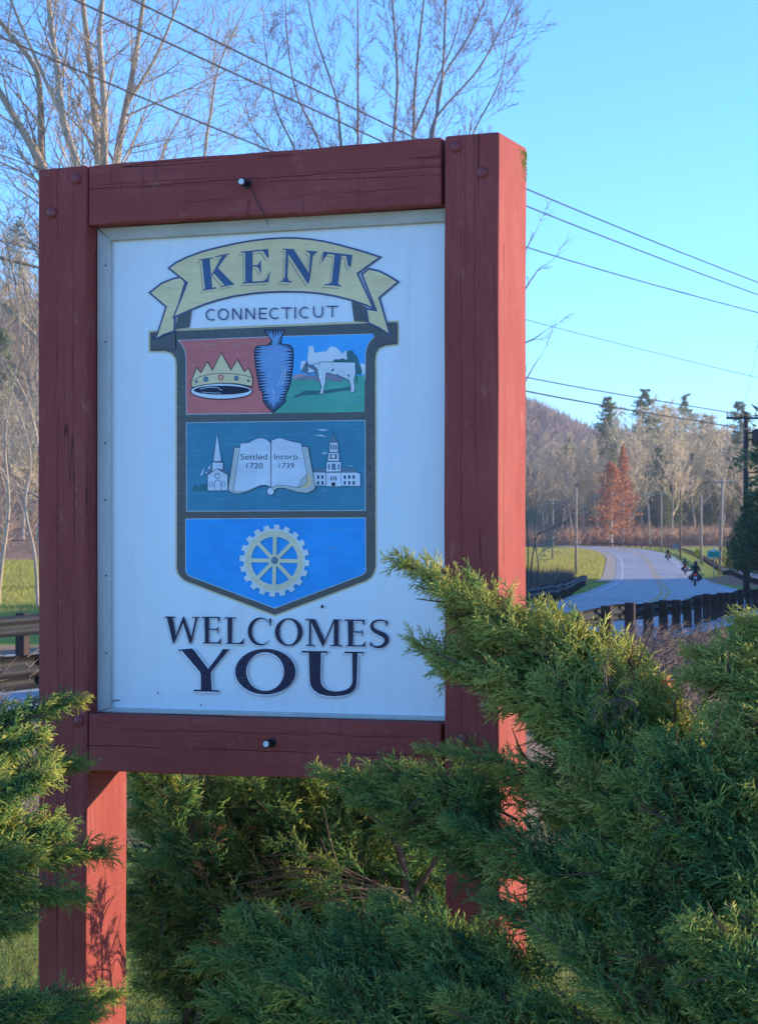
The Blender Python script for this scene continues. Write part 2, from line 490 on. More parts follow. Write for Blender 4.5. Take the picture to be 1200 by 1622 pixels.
def guard_rail(line, face, label, beam_mat, post_mat, top=0.76, step=2.35, post_w=0.075, group=None, beam2=False):
    """face = +1: the beam hangs on the right of the line, posts on its left"""
    p0 = line[len(line) // 2]
    root = empty('guard_rail', (p0[0], p0[1], 0))
    tag(root, label, 'guard rail', group)
    o = np.array([p0[0], p0[1], 0.0])
    z = ground(line[:, 0], line[:, 1])
    V = []
    t = np.gradient(line, axis=0); t /= np.linalg.norm(t, axis=1, keepdims=True)
    nr = np.stack([t[:, 1], -t[:, 0]], 1) * face
    for (d, h) in WPROF:
        V.append(np.column_stack([line + nr * (d + 0.05), z + top - 0.16 + h]) - o)
    V = np.stack(V, 1); n, k = V.shape[:2]
    V2 = V.copy(); V2[:, :, :2] -= (nr * 0.006)[:, None, :]
    ii = np.arange(n * k).reshape(n, k)
    q = np.stack([ii[:-1, :-1], ii[:-1, 1:], ii[1:, 1:], ii[1:, :-1]], -1).reshape(-1, 4)
    link('beam', fast_mesh('beam', np.vstack([V.reshape(-1, 3), V2.reshape(-1, 3)]), [q, q[:, ::-1] + n * k], True), beam_mat, root)
    if beam2:                                                           # low rubbing rail
        mb = MB()
        mb.tube([tuple(np.array([*(line[i] + nr[i] * 0.06), z[i] + 0.30]) - o) for i in range(0, n, 2)], 0.05, 6)
        mb.build('rubbing_rail', beam_mat, root)
    me = None
    pts = by_arc(line, step)
    for j, p in enumerate(pts):
        i = int(np.argmin(np.sum((line - p) ** 2, 1)))
        if me is None:
            mb = MB(); mb.box(-post_w, post_w, -0.10, 0.10, -0.4, top + 0.02)
            me = mb.mesh('post', bevel=0.008, seg=1); me.materials.append(post_mat)
        po = link('post', me, None, root)
        gz = float(ground(p[0], p[1]))
        po.location = (p[0] - o[0] - nr[i][0] * 0.06, p[1] - o[1] - nr[i][1] * 0.06, gz)
        po.rotation_euler = (0, 0, math.atan2(-t[i][0], t[i][1]) + random.uniform(-.05, .05))
    return root

random.seed(4)
guard_rail(RAIL_R, -1, 'dark post and beam guard rail curving along the near edge of the road', M['steel'], M['post_brown'], post_w=0.09)
guard_rail(RAIL_R2, -1, 'pale guard rail beyond the motorcycles on the shaded verge', M['steel_pale'], M['post_brown'], top=0.8)
guard_rail(RAIL_R3, -1, 'rusty brown guard rail round the outside of the far sunlit bend', simple('rusty_guard_steel', (0.20, 0.12, 0.08), (0.12, 0.075, 0.055), 2, 0.7, 0.3, 0.2, coord='World'), M['post_brown'], step=4)
guard_rail(RAIL_L, 1, 'dark guard rail on the far edge of the road, ending by the lawn', M['steel'], M['post_brown'], top=0.78)

# ------------------------------------------------------------------ utility poles
def utility_pole(px, ybase, ytop, Y, label, mat, rad=0.15, arm=None, transformer=False, lean=0.0, group=None, arm_rz=0.0):
    b = PX(px, ybase, Y)
    gz = float(ground(b[0], Y))
    H = PX(px, ytop, Y)[2] - gz
    root = empty('utility_pole', (b[0], Y, gz))
    tag(root, label, 'utility pole', group)
    mb = MB(); mb.tube([(0, 0, -0.5), (lean * 0.5, 0, H * 0.5), (lean, 0, H)], [rad, rad * 0.85, rad * 0.68], 10)
    mb.build('pole', mat, root, smooth=True)
    if arm:
        ca, sa = math.cos(arm_rz), math.sin(arm_rz)
        def P(x, y, z): return (lean + x * ca - y * sa, x * sa + y * ca, z)
        for k, (w, dz) in enumerate(arm):
            mb = MB()
            mb.hexa([P(-w, -rad - .11, H - dz - .06), P(w, -rad - .11, H - dz - .06), P(w, -rad, H - dz - .06), P(-w, -rad, H - dz - .06),
                     P(-w, -rad - .11, H - dz + .06), P(w, -rad - .11, H - dz + .06), P(w, -rad, H - dz + .06), P(-w, -rad, H - dz + .06)])
            mb.build('crossarm', mat, root)
            for x in (-w * .95, -w * .45, w * .45, w * .95):
                mb = MB(); mb.lathe(P(x, -rad - .055, H - dz + .06), (0, 0, 1), [(0, .03), (.05, .06), (.1, .035), (.16, .07), (.24, .045), (.26, .0)], 8)
                mb.build('insulator', M['steel_pale'], root, smooth=True)
    if transformer:
        mb = MB(); c = np.array([lean + rad + .42, -.05, H - 1.75])
        mb.lathe(c, (0, 0, 1), [(0, .0), (0.0, .26), (.06, .30), (.75, .30), (.8, .26), (.86, .1), (.87, 0)], 14)
        mb.build('transformer', M['black'], root, smooth=True)
        mb = MB(); mb.box(lean + rad - .04, lean + rad + .15, -.12, .02, H - 1.5, H - 1.4); mb.box(lean + rad - .04, lean + rad + .15, -.12, .02, H - 1.15, H - 1.05)
        mb.build('bracket', M['steel'], root)
    return root, H

far_g = 'weathered poles along the far bend'
utility_pole(1181, 905, 652, 118, 'dark utility pole with crossarm and black transformer behind the evergreen', M['pole_dark'], 0.17, [(1.05, .35)], True)
utility_pole(912, 885, 772, 250, 'pale pole standing on the lawn inside the bend', M['pole_pale'], 0.17, [(.4, 6.3)], group=far_g)
utility_pole(875, 872, 790, 330, 'thin pole at the left end of the lawn by the sign', M['pole_pale'], 0.16, [(1.1, .4)], group=far_g)
utility_pole(1029, 870, 782, 430, 'slender pole with a crossarm behind the orange tree', M['pole_pale'], 0.16, [(1.25, .3)], True, lean=-.4, group=far_g)
utility_pole(1047, 872, 780, 400, 'pole with a crossarm at the middle of the far bend', M['pole_pale'], 0.15, [(.8, .3)], group=far_g)
utility_pole(1077, 885, 776, 330, 'brown pole next to the small grey road sign', simple('brown_pole', (0.20, 0.14, 0.10), (0.13, 0.09, 0.07), 3, .9, .1), 0.15, group=far_g)
utility_pole(1110, 895, 786, 300, 'pale pole rising behind the yellow sign', M['pole_pale'], 0.19, group=far_g)
utility_pole(1139, 905, 757, 250, 'tall leaning pole behind the green road sign', M['pole_pale'], 0.19, [(1.3, .5)], lean=.35, group=far_g)
utility_pole(946, 860, 765, 480, 'pole half hidden in the wood left of the orange tree', M['pole_pale'], 0.16, group=far_g)

# ------------------------------------------------------------------ overhead wires
def wire(pts, label, r=0.012, sag=0.0, group='overhead wires'):
    P = [PX(*p) for p in pts]
    P = cr(P, 12)
    c = P[len(P) // 2].copy()
    mb = MB(); mb.tube([p - c for p in P], r, 5)
    o = mb.build('overhead_wire', M['wire'], smooth=True); o.location = c
    return tag(o, label, 'wire', group)
def depth_for(py, z):
    return (z - CAMH) * FPX / (HOR - py)
def w_pts(pp, z):
    return [(x, y, depth_for(y, z)) for x, y in pp]
wire(w_pts([(-100, -151), (212, 0), (500, 142), (836, 300), (1200, 447), (1420, 525)], 8.6), 'highest overhead wire crossing above the sign post', 0.014)
wire(w_pts([(-150, -121), (120, 0), (500, 175), (836, 327), (1190, 463), (1420, 543)], 8.4), 'second highest overhead wire crossing the sky', 0.014)
wire(w_pts([(-200, -26), (0, 58), (433, 240), (836, 392), (1200, 495), (1420, 545)], 8.2), 'third overhead wire, passing behind the upper part of the sign', 0.014)
wire(w_pts([(-150, 192), (120, 285), (500, 405), (836, 507), (1200, 598), (1420, 645)], 7.6), 'thin faint overhead wire in the pale sky', 0.009)
wire(w_pts([(-200, 325), (0, 381), (58, 396), (500, 510), (836, 598), (1165, 655), (1181, 658)], 8.6), 'upper of the two thick wires meeting the dark utility pole', 0.026)
wire(w_pts([(-200, 352), (0, 407), (42, 419), (500, 533), (836, 620), (1165, 677), (1181, 680)], 7.9), 'lower of the two thick wires meeting the dark utility pole', 0.032)
wire([(1235, 400, 116), (1200, 545, 117), (1178, 640, 118)], 'steep thin cable dropping to the top of the dark utility pole', 0.010)
wire([(912, 815, 250), (980, 817, 340), (1029, 805, 430)], 'far cable strung between the lawn pole and the bend', 0.02)

# ------------------------------------------------------------------ road signs on the far verge
def road_sign(name, px, py, wpx, hpx, Y, colr, label, diamond=False, border=None):
    c = PX(px, py, Y); w = wpx / FPX * Y; h = hpx / FPX * Y
    gz = float(ground(c[0], Y))
    root = empty(name, (c[0], Y, gz))
    tag(root, label, 'road sign')
    zc = c[2] - gz
    mb = MB(); mb.box(-.04, .04, 0.02, .09, -.3, zc + h * .4); mb.build('post', M['pole_pale'], root)
    mb = MB()
    if diamond:
        pts = [(0, h / 2), (-w / 2, 0), (0, -h / 2), (w / 2, 0)]
    else:
        pts = [(-w / 2, -h / 2), (w / 2, -h / 2), (w / 2, h / 2), (-w / 2, h / 2)]
    mb.poly([(x, 0.0, zc + z) for x, z in pts]); mb.poly([(x, 0.015, zc + z) for x, z in reversed(pts)])
    n = len(pts)
    for i in range(n):
        a, b = pts[i], pts[(i + 1) % n]
        mb.poly([(a[0], 0, zc + a[1]), (a[0], .015, zc + a[1]), (b[0], .015, zc + b[1]), (b[0], 0, zc + b[1])])
    mb.build('sign_plate', simple(name + '_paint', colr, tuple(x * .85 for x in colr), 3, .45), root)
    if border:
        mb = MB()
        for (x0, x1, z0, z1) in ((-w * .46, w * .46, h * .38, h * .44), (-w * .46, w * .46, -h * .44, -h * .38), (-w * .46, -w * .43, -h * .38, h * .38), (w * .43, w * .46, -h * .38, h * .38)):
            mb.poly([(x0, -.006, zc + z0), (x1, -.006, zc + z0), (x1, -.006, zc + z1), (x0, -.006, zc + z1)])
        mb.build('border', M['white'], root)
        if border == 2:
            mb = MB(); mb.lathe((0, -.002, zc + h * .56), (0, 1, 0), [(0, 0), (0, w * .14), (.02, w * .14), (.02, 0)], 14); mb.build('route_marker', M['white'], root)
    return root
road_sign('guide_sign', 1130, 878, 21, 12, 205, (0.02, 0.36, 0.24), 'green rectangular road sign on the right verge', border=2)
road_sign('warning_sign', 1104, 876, 13, 15, 215, (0.72, 0.45, 0.03), 'yellow warning sign on a post behind the motorcycles', diamond=True)
road_sign('notice_sign', 1071, 866, 13, 8, 330, (0.22, 0.23, 0.25), 'small grey rectangular sign facing the far bend')

# ------------------------------------------------------------------ bare trees
def nrm(v):
    return v / (np.linalg.norm(v) + 1e-12)
UP = np.array([0, 0, 1.0])

def grow(rng, p, d, L, r, lev, mx, S, trop=0.10, ang=(28, 55), kids=2, rmin=0.004, nseg=5, ratio=0.55, start=1):
    seg = L / nseg
    for i in range(nseg):
        d = nrm(d + rng.normal(0, 0.10 if lev < mx else .05, 3) + UP * trop * (1.0 if lev else 0.3))
        q = p + d * seg
        k0, k1 = (1 - .65 * i / nseg, 1 - .65 * (i + 1) / nseg) if lev == mx else (1, .9)
        ra = max(rmin * k0, r * (1 - 0.75 * i / nseg)); rb = max(rmin * k1, r * (1 - 0.75 * (i + 1) / nseg))
        S.append((p, q, ra, rb, lev))
        if lev < mx and i >= start:
            for _ in range(kids if rng.random() < .8 else kids - 1):
                a = math.radians(rng.uniform(*ang)); az = rng.uniform(0, 2 * math.pi)
                e1, e2 = perp(d[None]); e = e1[0] * math.cos(az) + e2[0] * math.sin(az)
                dd = nrm(d * math.cos(a) + e * math.sin(a))
                grow(rng, q, dd, L * ratio * rng.uniform(.7, 1.15) * (1 - .35 * i / nseg), rb * .62, lev + 1, mx, S, trop, ang, kids, rmin, max(3, nseg - 1), ratio, 1 if lev else 1)
        p = q

def seg_mesh(name, S, split, sides=(6, 3)):
    """mesh of the segments; returns (limb mesh, twig mesh)"""
    out = []
    for cond, n in ((lambda l: l < split, sides[0]), (lambda l: l >= split, sides[1])):
        T = [s for s in S if cond(s[4])]
        if not T: out.append(None); continue
        V, F = prisms([s[0] for s in T], [s[1] for s in T], [s[2] for s in T], [s[3] for s in T], n)
        out.append(fast_mesh(name, V, [F], n > 4))
    return out

def stem_tree(name, base, stems, mat, twig_mat, label, rng, mx=3, br=(0.8, 2.4), dens=1.6, rmin=0.006, group=None, trop=.06, from_frac=.35, ratio=.55, kids=2):
    """stems: list of (points, radius at foot) in world space"""
    root = empty(name, tuple(base)); tag(root, label, 'tree', group)
    S = []
    b = np.array(base)
    for pts, r in stems:
        P = cr(pts, 6)
        S0 = []
        n = len(P)
        D = np.concatenate([[0], np.cumsum(np.linalg.norm(np.diff(P, axis=0), axis=1))])
        for i in range(n - 1):
            f0, f1 = i / (n - 1), (i + 1) / (n - 1)
            S0.append((P[i] - b, P[i + 1] - b + (P[i + 1] - P[i]) * .04, r * (1 - .72 * f0), r * (1 - .72 * f1), 0))
        link('trunk', seg_mesh('trunk', S0, 1, (8, 3))[0], mat, root)
        s = D[-1] * from_frac
        while s < D[-1]:
            p = np.array([np.interp(s, D, P[:, k]) for k in range(3)])
            j = min(np.searchsorted(D, s), n - 1); d = nrm(P[j] - P[j - 1])
            f = s / D[-1]
            a = math.radians(rng.uniform(25, 60)); az = rng.uniform(0, 2 * math.pi)
            e1, e2 = perp(d[None]); e = e1[0] * math.cos(az) + e2[0] * math.sin(az)
            dd = nrm(d * math.cos(a) + e * math.sin(a))
            grow(rng, p, dd, rng.uniform(*br) * (1.25 - .6 * f), r * (1 - .72 * f) * rng.uniform(.3, .5), 1, mx, S, trop, rmin=rmin, nseg=5, ratio=ratio, kids=kids)
            s += rng.uniform(.6, 1.4) / dens
        # leader
        grow(rng, P[-1], nrm(P[-1] - P[-2]), br[1] * .9, r * .28, 1, mx, S, trop, rmin=rmin, ratio=ratio, kids=kids)
    S = [(s[0] - b, s[1] - b, s[2], s[3], s[4]) for s in S]
    a, c = seg_mesh(name, S, 1, (7, 3))
    link('crown', c, twig_mat, root)
    return root

rng = np.random.default_rng(11)
# tree with several pale stems behind the left post
TY = 46.0
def T(*pp, dy=0.0):
    return [PX(x, y, TY + dy) for x, y in pp]
fork = (118, 700)
stems = [
    (T((122, 1015), (119, 850), fork, (112, 480), (90, 330), (67, 262), (42, 217), (0, 146), (-60, 40)), .17),
    (T(fork, (105, 450), (72, 300), (66, 250), (64, 167), (54, 104), (0, 33), (-40, -40), dy=.8), .12),
    (T(fork, (132, 450), (130, 320), (121, 258), (100, 187), (90, 104), (77, 0), (70, -120), dy=-.6), .12),
    (T((110, 225), (100, 187), (71, 125), (17, 0), (-10, -80), dy=-.6), .06),
    (T(fork, (150, 480), (158, 330), (156, 258), (146, 137), (131, 0), (118, -150), dy=.4), .13),
    (T((118, 640), (162, 440), (166, 320), (165, 254), (165, 167), (158, 62), (162, 0), (170, -140), dy=-.2), .12),
    (T((118, 660), (168, 480), (180, 330), (185, 254), (196, 187), (212, 104), (227, 0), (238, -120), dy=.9), .12),
    (T((202, 165), (208, 154), (250, 83), (283, 0), (310, -90), dy=.9), .05),
    (T(fork, (90, 600), (60, 538), (0, 478), (-50, 430), dy=.3), .075),
    (T((116, 660), (88, 618), (60, 600), (0, 565), (-60, 520), dy=-.5), .05),
    (T((118, 760), (80, 690), (40, 590), (28, 470), (10, 380), dy=-.7), .05),
    (T((118, 820), (70, 740), (45, 640), (0, 560), (-40, 500), dy=-1.2), .04),
    (T((118, 860), (80, 800), (30, 770), (-20, 720), (-60, 690), dy=.6), .035),
    (T((60, 960), (55, 880), (40, 800), (48, 720), (20, 620), dy=-2.5), .035),
    (T((-5, 975), (2, 900), (14, 800), (8, 690), (30, 560), dy=-2.0), .045),
    (T((118, 560), (300, 300), (330, 200), (345, 110), (380, 30), dy=1.5), .045),
    (T((118, 700), (200, 420), (240, 300), (262, 230), (300, 160), dy=1.9), .04),
]
stem_tree('bare_tree', PX(120, 1014.4, TY), stems, M['bark_pale'], M['bark_pale'], 'tall bare tree with several pale sunlit stems behind the left post', rng, 3, (1.2, 2.8), 2.6, .0062, ratio=.56)

TY = 58.0
stems = []
fk = (600, 640)
for k, (pp, r, dy) in enumerate([
    ([fk, (565, 400), (540, 227), (533, 158), (496, 42), (480, -60)], .05, 0), ([fk, (572, 380), (567, 227), (567, 100), (566, -40)], .055, 1),
    ([fk, (618, 380), (623, 223), (629, 125), (621, 0), (615, -80)], .06, -.6), ([fk, (645, 380), (654, 219), (658, 125), (671, 0), (680, -70)], .06, .5),
    ([fk, (668, 380), (685, 217), (700, 125), (706, 0), (712, -80)], .06, -1), ([(680, 240), (690, 187), (758, 108), (800, 29), (815, -10)], .04, -1),
    ([(690, 190), (700, 125), (740, 60), (767, 0), (785, -60)], .035, -.9), ([fk, (700, 400), (740, 250), (752, 205), (790, 130), (805, 60)], .04, .8),
    ([fk, (540, 400), (508, 235), (470, 150), (455, 60), (452, 0)], .045, 1.4), ([fk, (520, 400), (470, 245), (440, 180), (425, 110), (418, 60)], .04, -.4),
    ([fk, (500, 420), (440, 260), (400, 200), (385, 150)], .035, .9), ([(655, 210), (690, 130), (720, 60), (740, -30)], .035, .4)]):
    stems.append((T(*pp, dy=dy), r))
stems.append((T((603, 989), (602, 800), (600, 630)), .12))
stem_tree('bare_tree', PX(603, 990.1, TY), stems, M['bark_grey'], M['bark_grey'], 'vase shaped bare tree with thin grey twigs above the sign', rng, 3, (.8, 1.75), 3.2, .0060, trop=.12, ratio=.55)

TY = 40.0
stems = [(T((790, 1032), (788, 800), (792, 600), (795, 430), (790, 330)), .07), (T((792, 650), (815, 560), (848, 535), (862, 525)), .022), (T((793, 560), (820, 480), (850, 430), (866, 418)), .02),
         (T((794, 480), (820, 420), (842, 378), (848, 368)), .018), (T((790, 720), (815, 640), (842, 585), (855, 565)), .02)]
stem_tree('bare_tree', PX(790, 1032, TY), stems, M['bark_grey'], M['bark_grey'], 'slender bare tree whose twig tips poke out right of the sign', rng, 2, (.25, .6), 1.6, .005, ratio=.5)

# bare shrub and brambles beside the far rail
TY = 86.0
stems = [(T((838, 955), (842, 890), (850, 850), (862, 842), (885, 832), (902, 822)), .035), (T((832, 955), (836, 870), (832, 800), (836, 740)), .03), (T((846, 955), (852, 900), (846, 850), (850, 780)), .025),
         (T((830, 955), (822, 880), (815, 800), (812, 700)), .03)]
stem_tree('bare_tree', PX(838, 958, TY), stems, M['bark_dark'], M['bark_pale'], 'dark crooked bare tree beside the right post, in front of the lawn', rng, 3, (.9, 1.9), 2.4, .011, ratio=.54)

# far bare trees: a few shapes, copied
def tree_kind(seed, H, spread, mx=4, kids=2):
    r = np.random.default_rng(seed)
    S = []
    p = np.zeros(3); d = UP.copy(); n = 9
    R = H * .011
    for i in range(n):
        d = nrm(d + r.normal(0, .05, 3)); q = p + d * H / n
        S.append((p, q, R * (1 - .8 * i / n), R * (1 - .8 * (i + 1) / n), 0))
        if i >= 2:
            for _ in range(3):
                a = math.radians(r.uniform(28, 60)); az = r.uniform(0, 6.28)
                e = np.array([math.cos(az), math.sin(az), 0])
                grow(r, q - d * r.uniform(0, H / n), nrm(d * math.cos(a) + e * math.sin(a)), H * spread * r.uniform(.7, 1.2) * (1.15 - .75 * i / n), R * .32, 1, mx, S, .12, kids=kids, rmin=H * .0019, nseg=4, ratio=.56)
        p = q
    a, c = seg_mesh('far_tree', S, 1, (6, 3))
    return a, c

def shade(name, c1, c2):
    t = NT(name)
    oi = t.new('ShaderNodeObjectInfo')
    t.color(t.ramp(oi.outputs['Random'], [(0.0, c1), (1.0, c2)])); t.set(.9, .05)
    return t.m
M['far_twig'] = shade('far_bare_twigs', (0.72, 0.56, 0.34), (0.52, 0.44, 0.30))
M['far_trunk'] = shade('far_bare_trunk', (0.55, 0.45, 0.35), (0.33, 0.27, 0.23))
KINDS = []
for sd, sp in ((1, .26), (2, .22), (3, .30), (4, .25)):
    a, c = tree_kind(sd, 20.0, sp)
    a.materials.append(M['far_trunk']); c.materials.append(M['far_twig'])
    KINDS.append((a, c))

def place_tree(kind, x, y, H, label, name='bare_tree', group=None, rz=0, ref=20.0):
    root = empty(name, (x, y, float(ground(x, y)) - .1), rz)
    tag(root, label, 'tree', group)
    s = H / ref
    root.scale = (s * random.uniform(.9, 1.1), s * random.uniform(.9, 1.1), s)
    a, c = kind
    link('trunk', a, None, root); link('crown', c, None, root)
    return root

# conifers
def pine_kind(seed, H, dense=1.0, droop=0.15, width=.19, first=.3, blade=.55, prof=1.3):
    r = np.random.default_rng(seed)
    P0, P1, R = [], [], []
    S = [(np.array([0, 0, H * i / 8]), np.array([0, 0, H * (i + 1) / 8]), H * .011 * (1 - i / 8.6), H * .011 * (1 - (i + 1) / 8.6), 0) for i in range(8)]
    tint = []
    z = H * first
    while z < H * .985:
        f = (z - H * first) / (H * (1 - first))
        L0 = H * width * (1 - f ** prof) * r.uniform(.5, 1.2) + H * .02
        for k in range(int(4 + 2 * dense)):
            az = r.uniform(0, 6.28)
            L = L0 * r.uniform(.6, 1.15)
            d = nrm(np.array([math.cos(az), math.sin(az), r.uniform(-.05, .35) - droop]))
            p = np.array([0, 0, z + r.uniform(-.02, .02) * H])
            S.append((p, p + d * L, H * .0022, H * .0008, 0))
            for _ in range(int(26 * dense)):
                s = r.uniform(.25, 1.0)
                c = p + d * L * s + r.normal(0, L * .11, 3) * np.array([1, 1, .9])
                e = nrm(d * .6 + r.normal(0, .6, 3) + UP * .25)
                P0.append(c); P1.append(c + e * H * .022 * blade * 2 * r.uniform(.6, 1.2)); R.append(H * .0042 * r.uniform(.6, 1.3)); tint.append(r.uniform(0, 1))
        z += H * .034 / dense ** .5
    a = seg_mesh('conifer', S, 1)[0]
    V, F = spikes(P0, P1, R, 3)
    return a, fast_mesh('conifer_crown', V, [F], False, {'tint': np.repeat(tint, 4)})
M['needles'] = leaf_mat('conifer_needles', [(0, (0.13, 0.20, 0.10)), (.6, (0.23, 0.30, 0.13)), (1, (0.38, 0.42, 0.18))], .45)
PINES = []
for sd, de, wd in ((21, 1.0, .16), (22, 1.2, .15), (23, .9, .18)):
    a, c = pine_kind(sd, 20.0, de, .02, wd, .25, .6, 2.6)
    a.materials.append(M['bark_far']); c.materials.append(M['needles'])
    PINES.append((a, c))

random.seed(9)
fg = 'trees of the wood behind the far bend'
def far_tree(kind, px, ytop, Y, label, name='bare_tree'):
    x = (px - 600) / FPX * Y
    H = CAMH + (HOR - ytop) / FPX * Y - float(ground(x, Y))
    return place_tree(kind, x, Y, H, label, name, fg, random.uniform(0, 6.28))
for i, (px, yt, Y, k) in enumerate([(1022, 614, 530, 0), (963, 626, 545, 1), (1086, 622, 560, 2), (1172, 634, 500, 0), (1055, 640, 590, 1), (900, 690, 495, 2), (1120, 655, 600, 1)]):
    far_tree(PINES[k], px, yt, Y, ['tallest pine, standing above the middle of the far wood', 'pine with a pointed top left of the tallest pine', 'broad topped pine right of the tallest pine',
             'pine at the right edge, behind the dark utility pole', 'small pine top just right of the tallest pine', 'dark shaded conifer at the left end of the far wood', 'pine standing low between the broad pine and the utility pole'][i], 'pine_tree')
for i, (px, yt, Y) in enumerate([(1042, 705, 500), (1068, 735, 492), (1098, 715, 505), (1128, 725, 498), (1008, 720, 510), (890, 715, 520), (1052, 765, 478)]):
    far_tree(PINES[i % 3], px, yt, Y, 'olive green conifer mixed among the bare trees of the far wood', 'pine_tree')
lab = 'bare grey brown tree in the crowded wood behind the far bend'
for i in range(46):
    px = 745 + 470 * ((i + random.uniform(-.4, .4)) / 46)
    Y = random.choice((478, 490, 505, 520, 540, 565))
    yt = np.interp(px, [745, 840, 900, 960, 1080, 1140, 1220], [770, 730, 700, 670, 655, 690, 700]) + random.uniform(-12, 45)
    far_tree(random.choice(KINDS), px, yt, Y, lab)
far_tree(KINDS[2], 1066, 700, 470, 'pale bare tree forking above the reddish brush at the far bend')

# orange tree that kept its leaves
def leafy_kind(seed, H, w, n, blade):
    r = np.random.default_rng(seed)
    S = [(np.array([0, 0, H * i / 6]), np.array([0, 0, H * (i + 1) / 6]), H * .012 * (1 - i / 6.5), H * .012 * (1 - (i + 1) / 6.5), 0) for i in range(6)]
    P0, P1, R, tint = [], [], [], []
    for k in range(n):
        f = r.uniform(0, 1) ** .9
        z = H * (.06 + .92 * f)
        az = r.uniform(0, 6.28)
        d = nrm(np.array([math.cos(az), math.sin(az), r.uniform(.2, .7)])); L = H * w * (1 - f) ** .75 * r.uniform(.3, 1.1) + H * .01
        S.append((np.array([0, 0, z]), np.array([0, 0, z]) + d * L, H * .0025, H * .0008, 0))
        for _ in range(16):
            c = np.array([0, 0, z]) + d * L * r.uniform(.3, 1.05) + r.normal(0, H * .012, 3)
            P0.append(c); P1.append(c + nrm(r.normal(0, 1, 3)) * H * blade * r.uniform(.6, 1.3)); R.append(H * blade * .32); tint.append(r.uniform(0, 1))
    a = seg_mesh('leafy', S, 1)[0]
    V, F = spikes(P0, P1, R, 3)
    return a, fast_mesh('leafy_crown', V, [F], False, {'tint': np.repeat(tint, 4)})
M['orange_leaf'] = leaf_mat('dry_orange_leaves', [(0, (0.45, 0.15, 0.05)), (.6, (0.62, 0.24, 0.08)), (1, (0.80, 0.42, 0.20))], .5)
a, c = leafy_kind(5, 14.0, .34, 170, .020)
a.materials.append(M['far_trunk']); c.materials.append(M['orange_leaf'])
x = (968 - 600) / FPX * 456
tag(place_tree((a, c), x, 456, 17.0, 'orange tree that kept its dry leaves, at the far bend', 'orange_tree', None, 0, 14.0), cat='tree').scale = (1.75, 1.75, 17.0 / 14)
x = (985 - 600) / FPX * 462
tag(place_tree((a, c), x + .2, 462, 20.5, 'narrow taller orange tree close behind the first orange one', 'orange_tree', None, 2.0, 14.0), cat='tree').scale = (1.0, 1.0, 20.5 / 14)

# dark evergreen on the right verge and its smaller neighbour
M['cedar'] = leaf_mat('cedar_foliage', [(0, (0.05, 0.10, 0.05)), (.6, (0.10, 0.16, 0.06)), (1, (0.24, 0.28, 0.09))], .35)
a, c = pine_kind(31, 20.0, 2.6, .08, .28, .28, .8)
a.materials.append(M['bark_dark']); c.materials.append(M['cedar'])
x = (1186 - 600) / FPX * 112
place_tree((a, c), x, 112, 5.1, 'dense dark evergreen tree at the right edge, before the utility pole', 'evergreen_tree', None, 1.0)
x = (1226 - 600) / FPX * 104
place_tree((a, c), x, 104, 6.6, 'evergreen tree reaching in from beyond the right edge of the view', 'evergreen_tree', None, 2.2)
# a taller pine beyond the right edge whose branch tips reach into view among the wires
a2, c2 = pine_kind(33, 20.0, 1.6, .1, .13, .35, .6)
a2.materials.append(M['bark_dark']); c2.materials.append(M['needles'])
x = (1262 - 600) / FPX * 72
place_tree((a2, c2), x, 72, 12.5, 'tall pine whose branch tips reach in at the right edge among the wires', 'pine_tree', None, .4)

# trees on the left wooded slope (seen left of the sign)
lg = 'bare trees on the wooded slope left of the sign'
rs = random.Random(3)
for i in range(28):
    px = rs.uniform(-150, 190); Y = rs.choice((150, 165, 180, 200, 225, 255, 285))
    x = (px - 600) / FPX * Y
    place_tree(rs.choice(KINDS), x, Y, rs.uniform(5, 9), 'thin bare tree on the brown wooded slope left of the sign', 'bare_tree', lg, rs.uniform(0, 6.28))
for i, (px, Y, H) in enumerate(((5, 190, 9), (-40, 230, 12), (30, 270, 10))):
    x = (px - 600) / FPX * Y
    place_tree(PINES[i], x, Y, H, ['green conifer low on the wooded slope left of the sign', 'green conifer higher up the slope, beyond the left edge', 'green conifer near the crest of the slope left of the sign'][i], 'pine_tree', None, i)

# far wooded hillside: one mass of small bare crowns
def crown_mass(name, n, fx, label, mat, H=(7, 11), blades=22, r0=.16, seed=1):
    r = np.random.default_rng(seed)
    P0, P1, R = [], [], []
    X, Y = fx(r, n)
    Z = ground(X, Y)
    hh = r.uniform(H[0], H[1], n)
    for k in range(blades):
        az = r.uniform(0, 6.28, n); el = r.uniform(.5, 1.5, n)
        d = np.stack([np.cos(az) * np.cos(el), np.sin(az) * np.cos(el), np.sin(el)], 1)
        s = np.stack([X, Y, Z + hh * r.uniform(.05, .5, n)], 1)
        P0.append(s); P1.append(s + d * (hh * r.uniform(.3, .6, n))[:, None]); R.append(np.full(n, r0) * r.uniform(.6, 1.3, n))
    V, F = spikes(np.concatenate(P0), np.concatenate(P1), np.concatenate(R), 3)
    return tag(link(name, fast_mesh(name, V, [F]), mat), label, 'woodland', kind='stuff')
def fx_far(r, n):
    Y = r.uniform(760, 1230, n); px = r.uniform(700, 1300, n)
    return (px - 600) / FPX * Y, Y
crown_mass('woodland', 5200, fx_far, 'hazy bare woodland covering the far ridge', simple('hill_wood', (0.27, 0.20, 0.17), (0.19, 0.15, 0.135), .03, .95, .02, coord='World'), (9, 14), 16, .30, 2)
def fx_left(r, n):
    Y = r.uniform(140, 330, n); px = r.uniform(-260, 260, n)
    return (px - 600) / FPX * Y, Y
crown_mass('undergrowth', 900, fx_left, 'bare brush and saplings covering the left wooded slope', simple('slope_brush', (0.44, 0.31, 0.20), (0.32, 0.23, 0.16), .2, .95, .02, coord='World'), (1.5, 5), 14, .03, 4)
